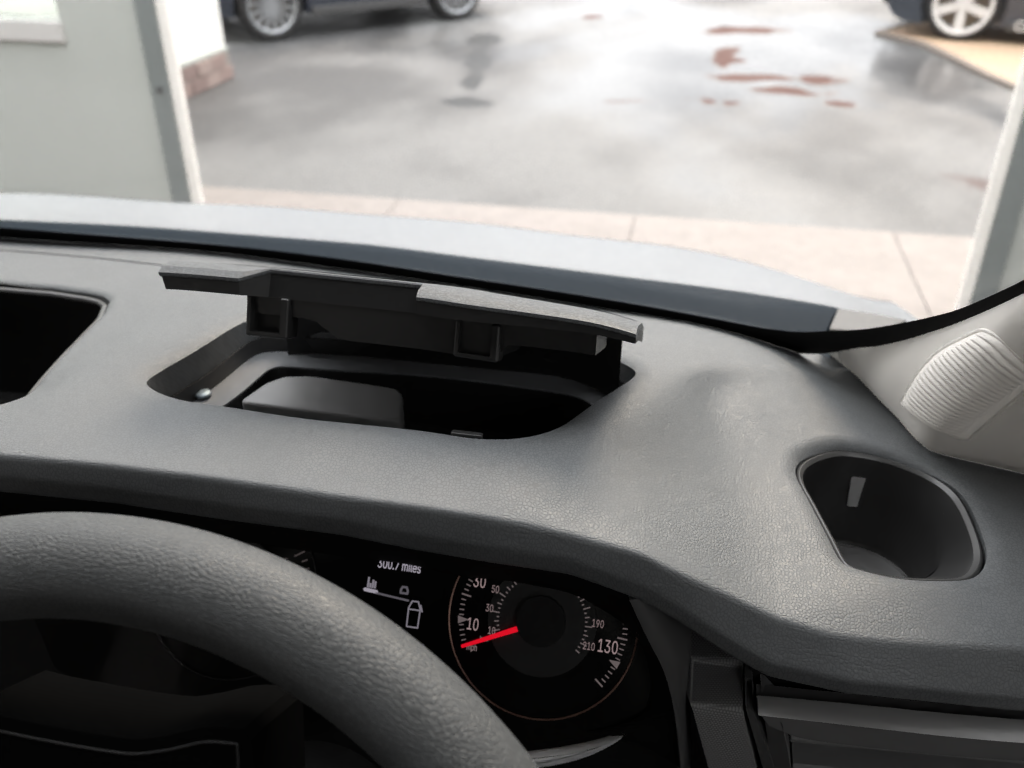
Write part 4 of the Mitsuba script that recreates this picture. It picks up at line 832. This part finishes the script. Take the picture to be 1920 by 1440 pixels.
# ------------------------------------------------------------------ parked cars
def parked_car(key, M, length, rim_r, tyre_r, wb0, wb1, paint, rim, spokes, label, width=1.72, hgt=1.45, low=0.0):
    """x forwards from the rear axle at 0; y left"""
    L = wb1 - wb0
    prof = [(wb0 - .62, .34), (wb0 - .68, .60), (wb0 - .62, .86), (wb0 - .45, 1.02), (wb0 - .12, hgt - .06), (wb0 + .5, hgt), (wb0 + .55 * L, hgt - .02), (wb1 - .55, 1.02), (wb1 + .35, .90), (wb1 + .66, .70), (wb1 + .72, .45), (wb1 + .62, .27 - low), (wb1 + .2, .22 - low), (wb0 + .2, .22 - low)]
    c = closed_curve(prof, 140); body = prism(Polygon(c).buffer(0), -width / 2, width / 2)
    B = body.refine_to_length(.16); b = tm(B)
    b.apply_transform(trimesh.transformations.rotation_matrix(math.pi / 2, [1, 0, 0]))
    z = b.vertices[:, 2]; tp = 1 - .26 * np.clip((z - .92) / .5, 0, 1) - .05 * np.clip((.45 - z) / .25, 0, 1)
    xx = b.vertices[:, 0]; end = 1 - .16 * np.clip((xx - wb1 - .1) / .6, 0, 1) ** 1.5 - .12 * np.clip((wb0 - .1 - xx) / .55, 0, 1) ** 1.5
    b.vertices[:, 1] *= tp * end
    mb = mani(b)
    for wx in (wb0, wb1):
        cyl = m3.Manifold.cylinder(width + .4, tyre_r + .05, circular_segments=48).translate([0, 0, -(width + .4) / 2]).rotate([90, 0, 0]).translate([wx, 0, tyre_r])
        core = m3.Manifold.cube([3, width - .50, 3], True).translate([wx, 0, .5])
        mb = mb - (cyl - core)
    put(key + '__body', moved(tm(mb), M), paint, 35)
    for s, nm in ((1, ''), (-1, '_001')):
        gl = [(wb0 + .02, 1.00), (wb0 + .22, hgt - .12), (wb0 + .55, hgt - .075), (wb0 + .52 * L, hgt - .09), (wb1 - .72, .99)]
        q = Polygon(gl).buffer(-.02).buffer(.02); e = np.asarray(q.exterior.coords)[:-1]
        tpw = lambda zz: 1 - .26 * np.clip((zz - .92) / .5, 0, 1)
        pts = np.stack([e[:, 0], s * (width / 2 * tpw(e[:, 1]) + .004), e[:, 1]], 1)
        put(key + '__side_window' + nm, moved(loft([pts, pts - [0, s * .02, 0]]), M), 'm_car_glass', False)
        put(key + '__sill' + nm, moved(box(wb0 + tyre_r + .08, wb1 - tyre_r - .08, *sorted((s * (width / 2 - .03), s * (width / 2 + .012))), .20 - low, .285 - low, .012), M), 'm_car_sill', 30)
    k = 0
    for wx in (wb0, wb1):
        for s in (1, -1):
            R = trimesh.transformations.rotation_matrix(-s * math.pi / 2, [1, 0, 0]); Mw_ = M @ trimesh.transformations.translation_matrix([wx, s * (width / 2 - .115), tyre_r]) @ R
            wk = key + '__wheel' + ('' if k == 0 else '_%03d' % k); k += 1
            w2 = .105
            pf = [(rim_r - .015, -w2), (tyre_r - .03, -w2), (tyre_r - .008, -w2 + .02), (tyre_r, -w2 + .045), (tyre_r, w2 - .045), (tyre_r - .008, w2 - .02), (tyre_r - .03, w2), (rim_r + .006, w2 - .002), (rim_r - .012, w2 - .012)]
            a = np.linspace(0, 2 * np.pi, 65)[:-1]
            put(wk, moved(sheet(np.array([[(r * math.cos(t_), r * math.sin(t_), z_) for t_ in a] for r, z_ in pf]), close_v=True), Mw_), 'm_tyre', 40)
            rp = [(rim_r + .004, w2 - .004), (rim_r - .012, w2 - .001), (rim_r - .03, w2 - .012), (rim_r - .04, w2 - .06), (rim_r - .045, -w2)]
            parts = [sheet(np.array([[(r * math.cos(t_), r * math.sin(t_), z_) for t_ in a] for r, z_ in rp]), close_v=True)]
            for j in range(spokes):
                t_ = 2 * np.pi * j / spokes + .3
                hw = .19 / spokes; o = Polygon([(.04, -hw), (rim_r - .022, -hw * 1.15), (rim_r - .022, hw * 1.15), (.04, hw)])
                sp_ = trimesh.creation.extrude_polygon(o, .03); sp_.apply_translation([0, 0, w2 - .05]); sp_.vertices[:, 2] -= .02 * (np.hypot(sp_.vertices[:, 0], sp_.vertices[:, 1]) < .08)
                sp_.apply_transform(trimesh.transformations.rotation_matrix(t_, [0, 0, 1])); parts.append(sp_)
            hb = trimesh.creation.cylinder(.055, .03, sections=24); hb.apply_translation([0, 0, w2 - .045]); parts.append(hb)
            put(wk + '__rim', moved(trimesh.util.concatenate(parts), Mw_), rim, 30)
            dk = trimesh.creation.cylinder(rim_r - .05, .01, sections=40); dk.apply_translation([0, 0, w2 - .12])
            put(wk + '__brake_disc', moved(dk, Mw_), 'm_brake', 30)
    for s, nm in ((1, ''), (-1, '_001')):
        put(key + '__headlight' + nm, moved(box(wb1 + .52, wb1 + .66, *sorted((s * (width / 2 - .50), s * (width / 2 - .24))), .60, .72, .02), M), 'm_lampglass', 30)
    put(key + '__bumper', moved(box(wb1 + .50, wb1 + .75, -width / 2 + .25, width / 2 - .25, .27, .42, .03), M), 'm_car_sill', 30)
    tag(key, label, 'car', 'cars parked across the wet yard')
    del labels[key]['group']
c = A('car')
# left car: its near wheel and the wheel further right
d = c[1, :2] - c[0, :2]; Lw = float(np.hypot(*d)); an = math.atan2(d[1], d[0])
off = np.array([math.sin(an), -math.cos(an)]) * (-.86 + .0)   # axle line lies half a width behind the near side
parked_car('parked_car', rz(math.degrees(an), c[0, 0] + off[0], c[0, 1] + off[1], -.035), 3.6, .255, .325, 0, Lw, 'm_blue_paint', 'm_alloy', 14, 'dark blue parked car at the left of the yard, multi-spoke wheels', hgt=1.47)
an2 = math.radians(180 - 15)
off = np.array([math.sin(15 * math.pi / 180), math.cos(15 * math.pi / 180)]) * .86
parked_car('parked_car_001', rz(180 - 15, c[2, 0] + off[0] + 2.5 * math.cos(math.radians(15)), c[2, 1] + off[1] - 2.5 * math.sin(math.radians(15)), -.005), 4.1, .265, .325, 0, 2.5, 'm_grey_paint2', 'm_white_alloy', 5, 'dark grey parked car on the tan paving, white five-spoke wheels', low=.08)

M2 = rz(180 - 15, c[2, 0] + off[0] + 2.5 * math.cos(math.radians(15)), c[2, 1] + off[1] - 2.5 * math.sin(math.radians(15)), -.005)
tx = meshkit.text_mesh('CA', .085, .003, True)
put('parked_car_001__lettering', moved(tx, M2 @ basis([2.03, .875, .135], [-1, 0, 0], [0, 0, 1], [0, 1, 0])), 'm_white_alloy', False)
tag('parked_car_001__lettering', 'white letters low on the car side')
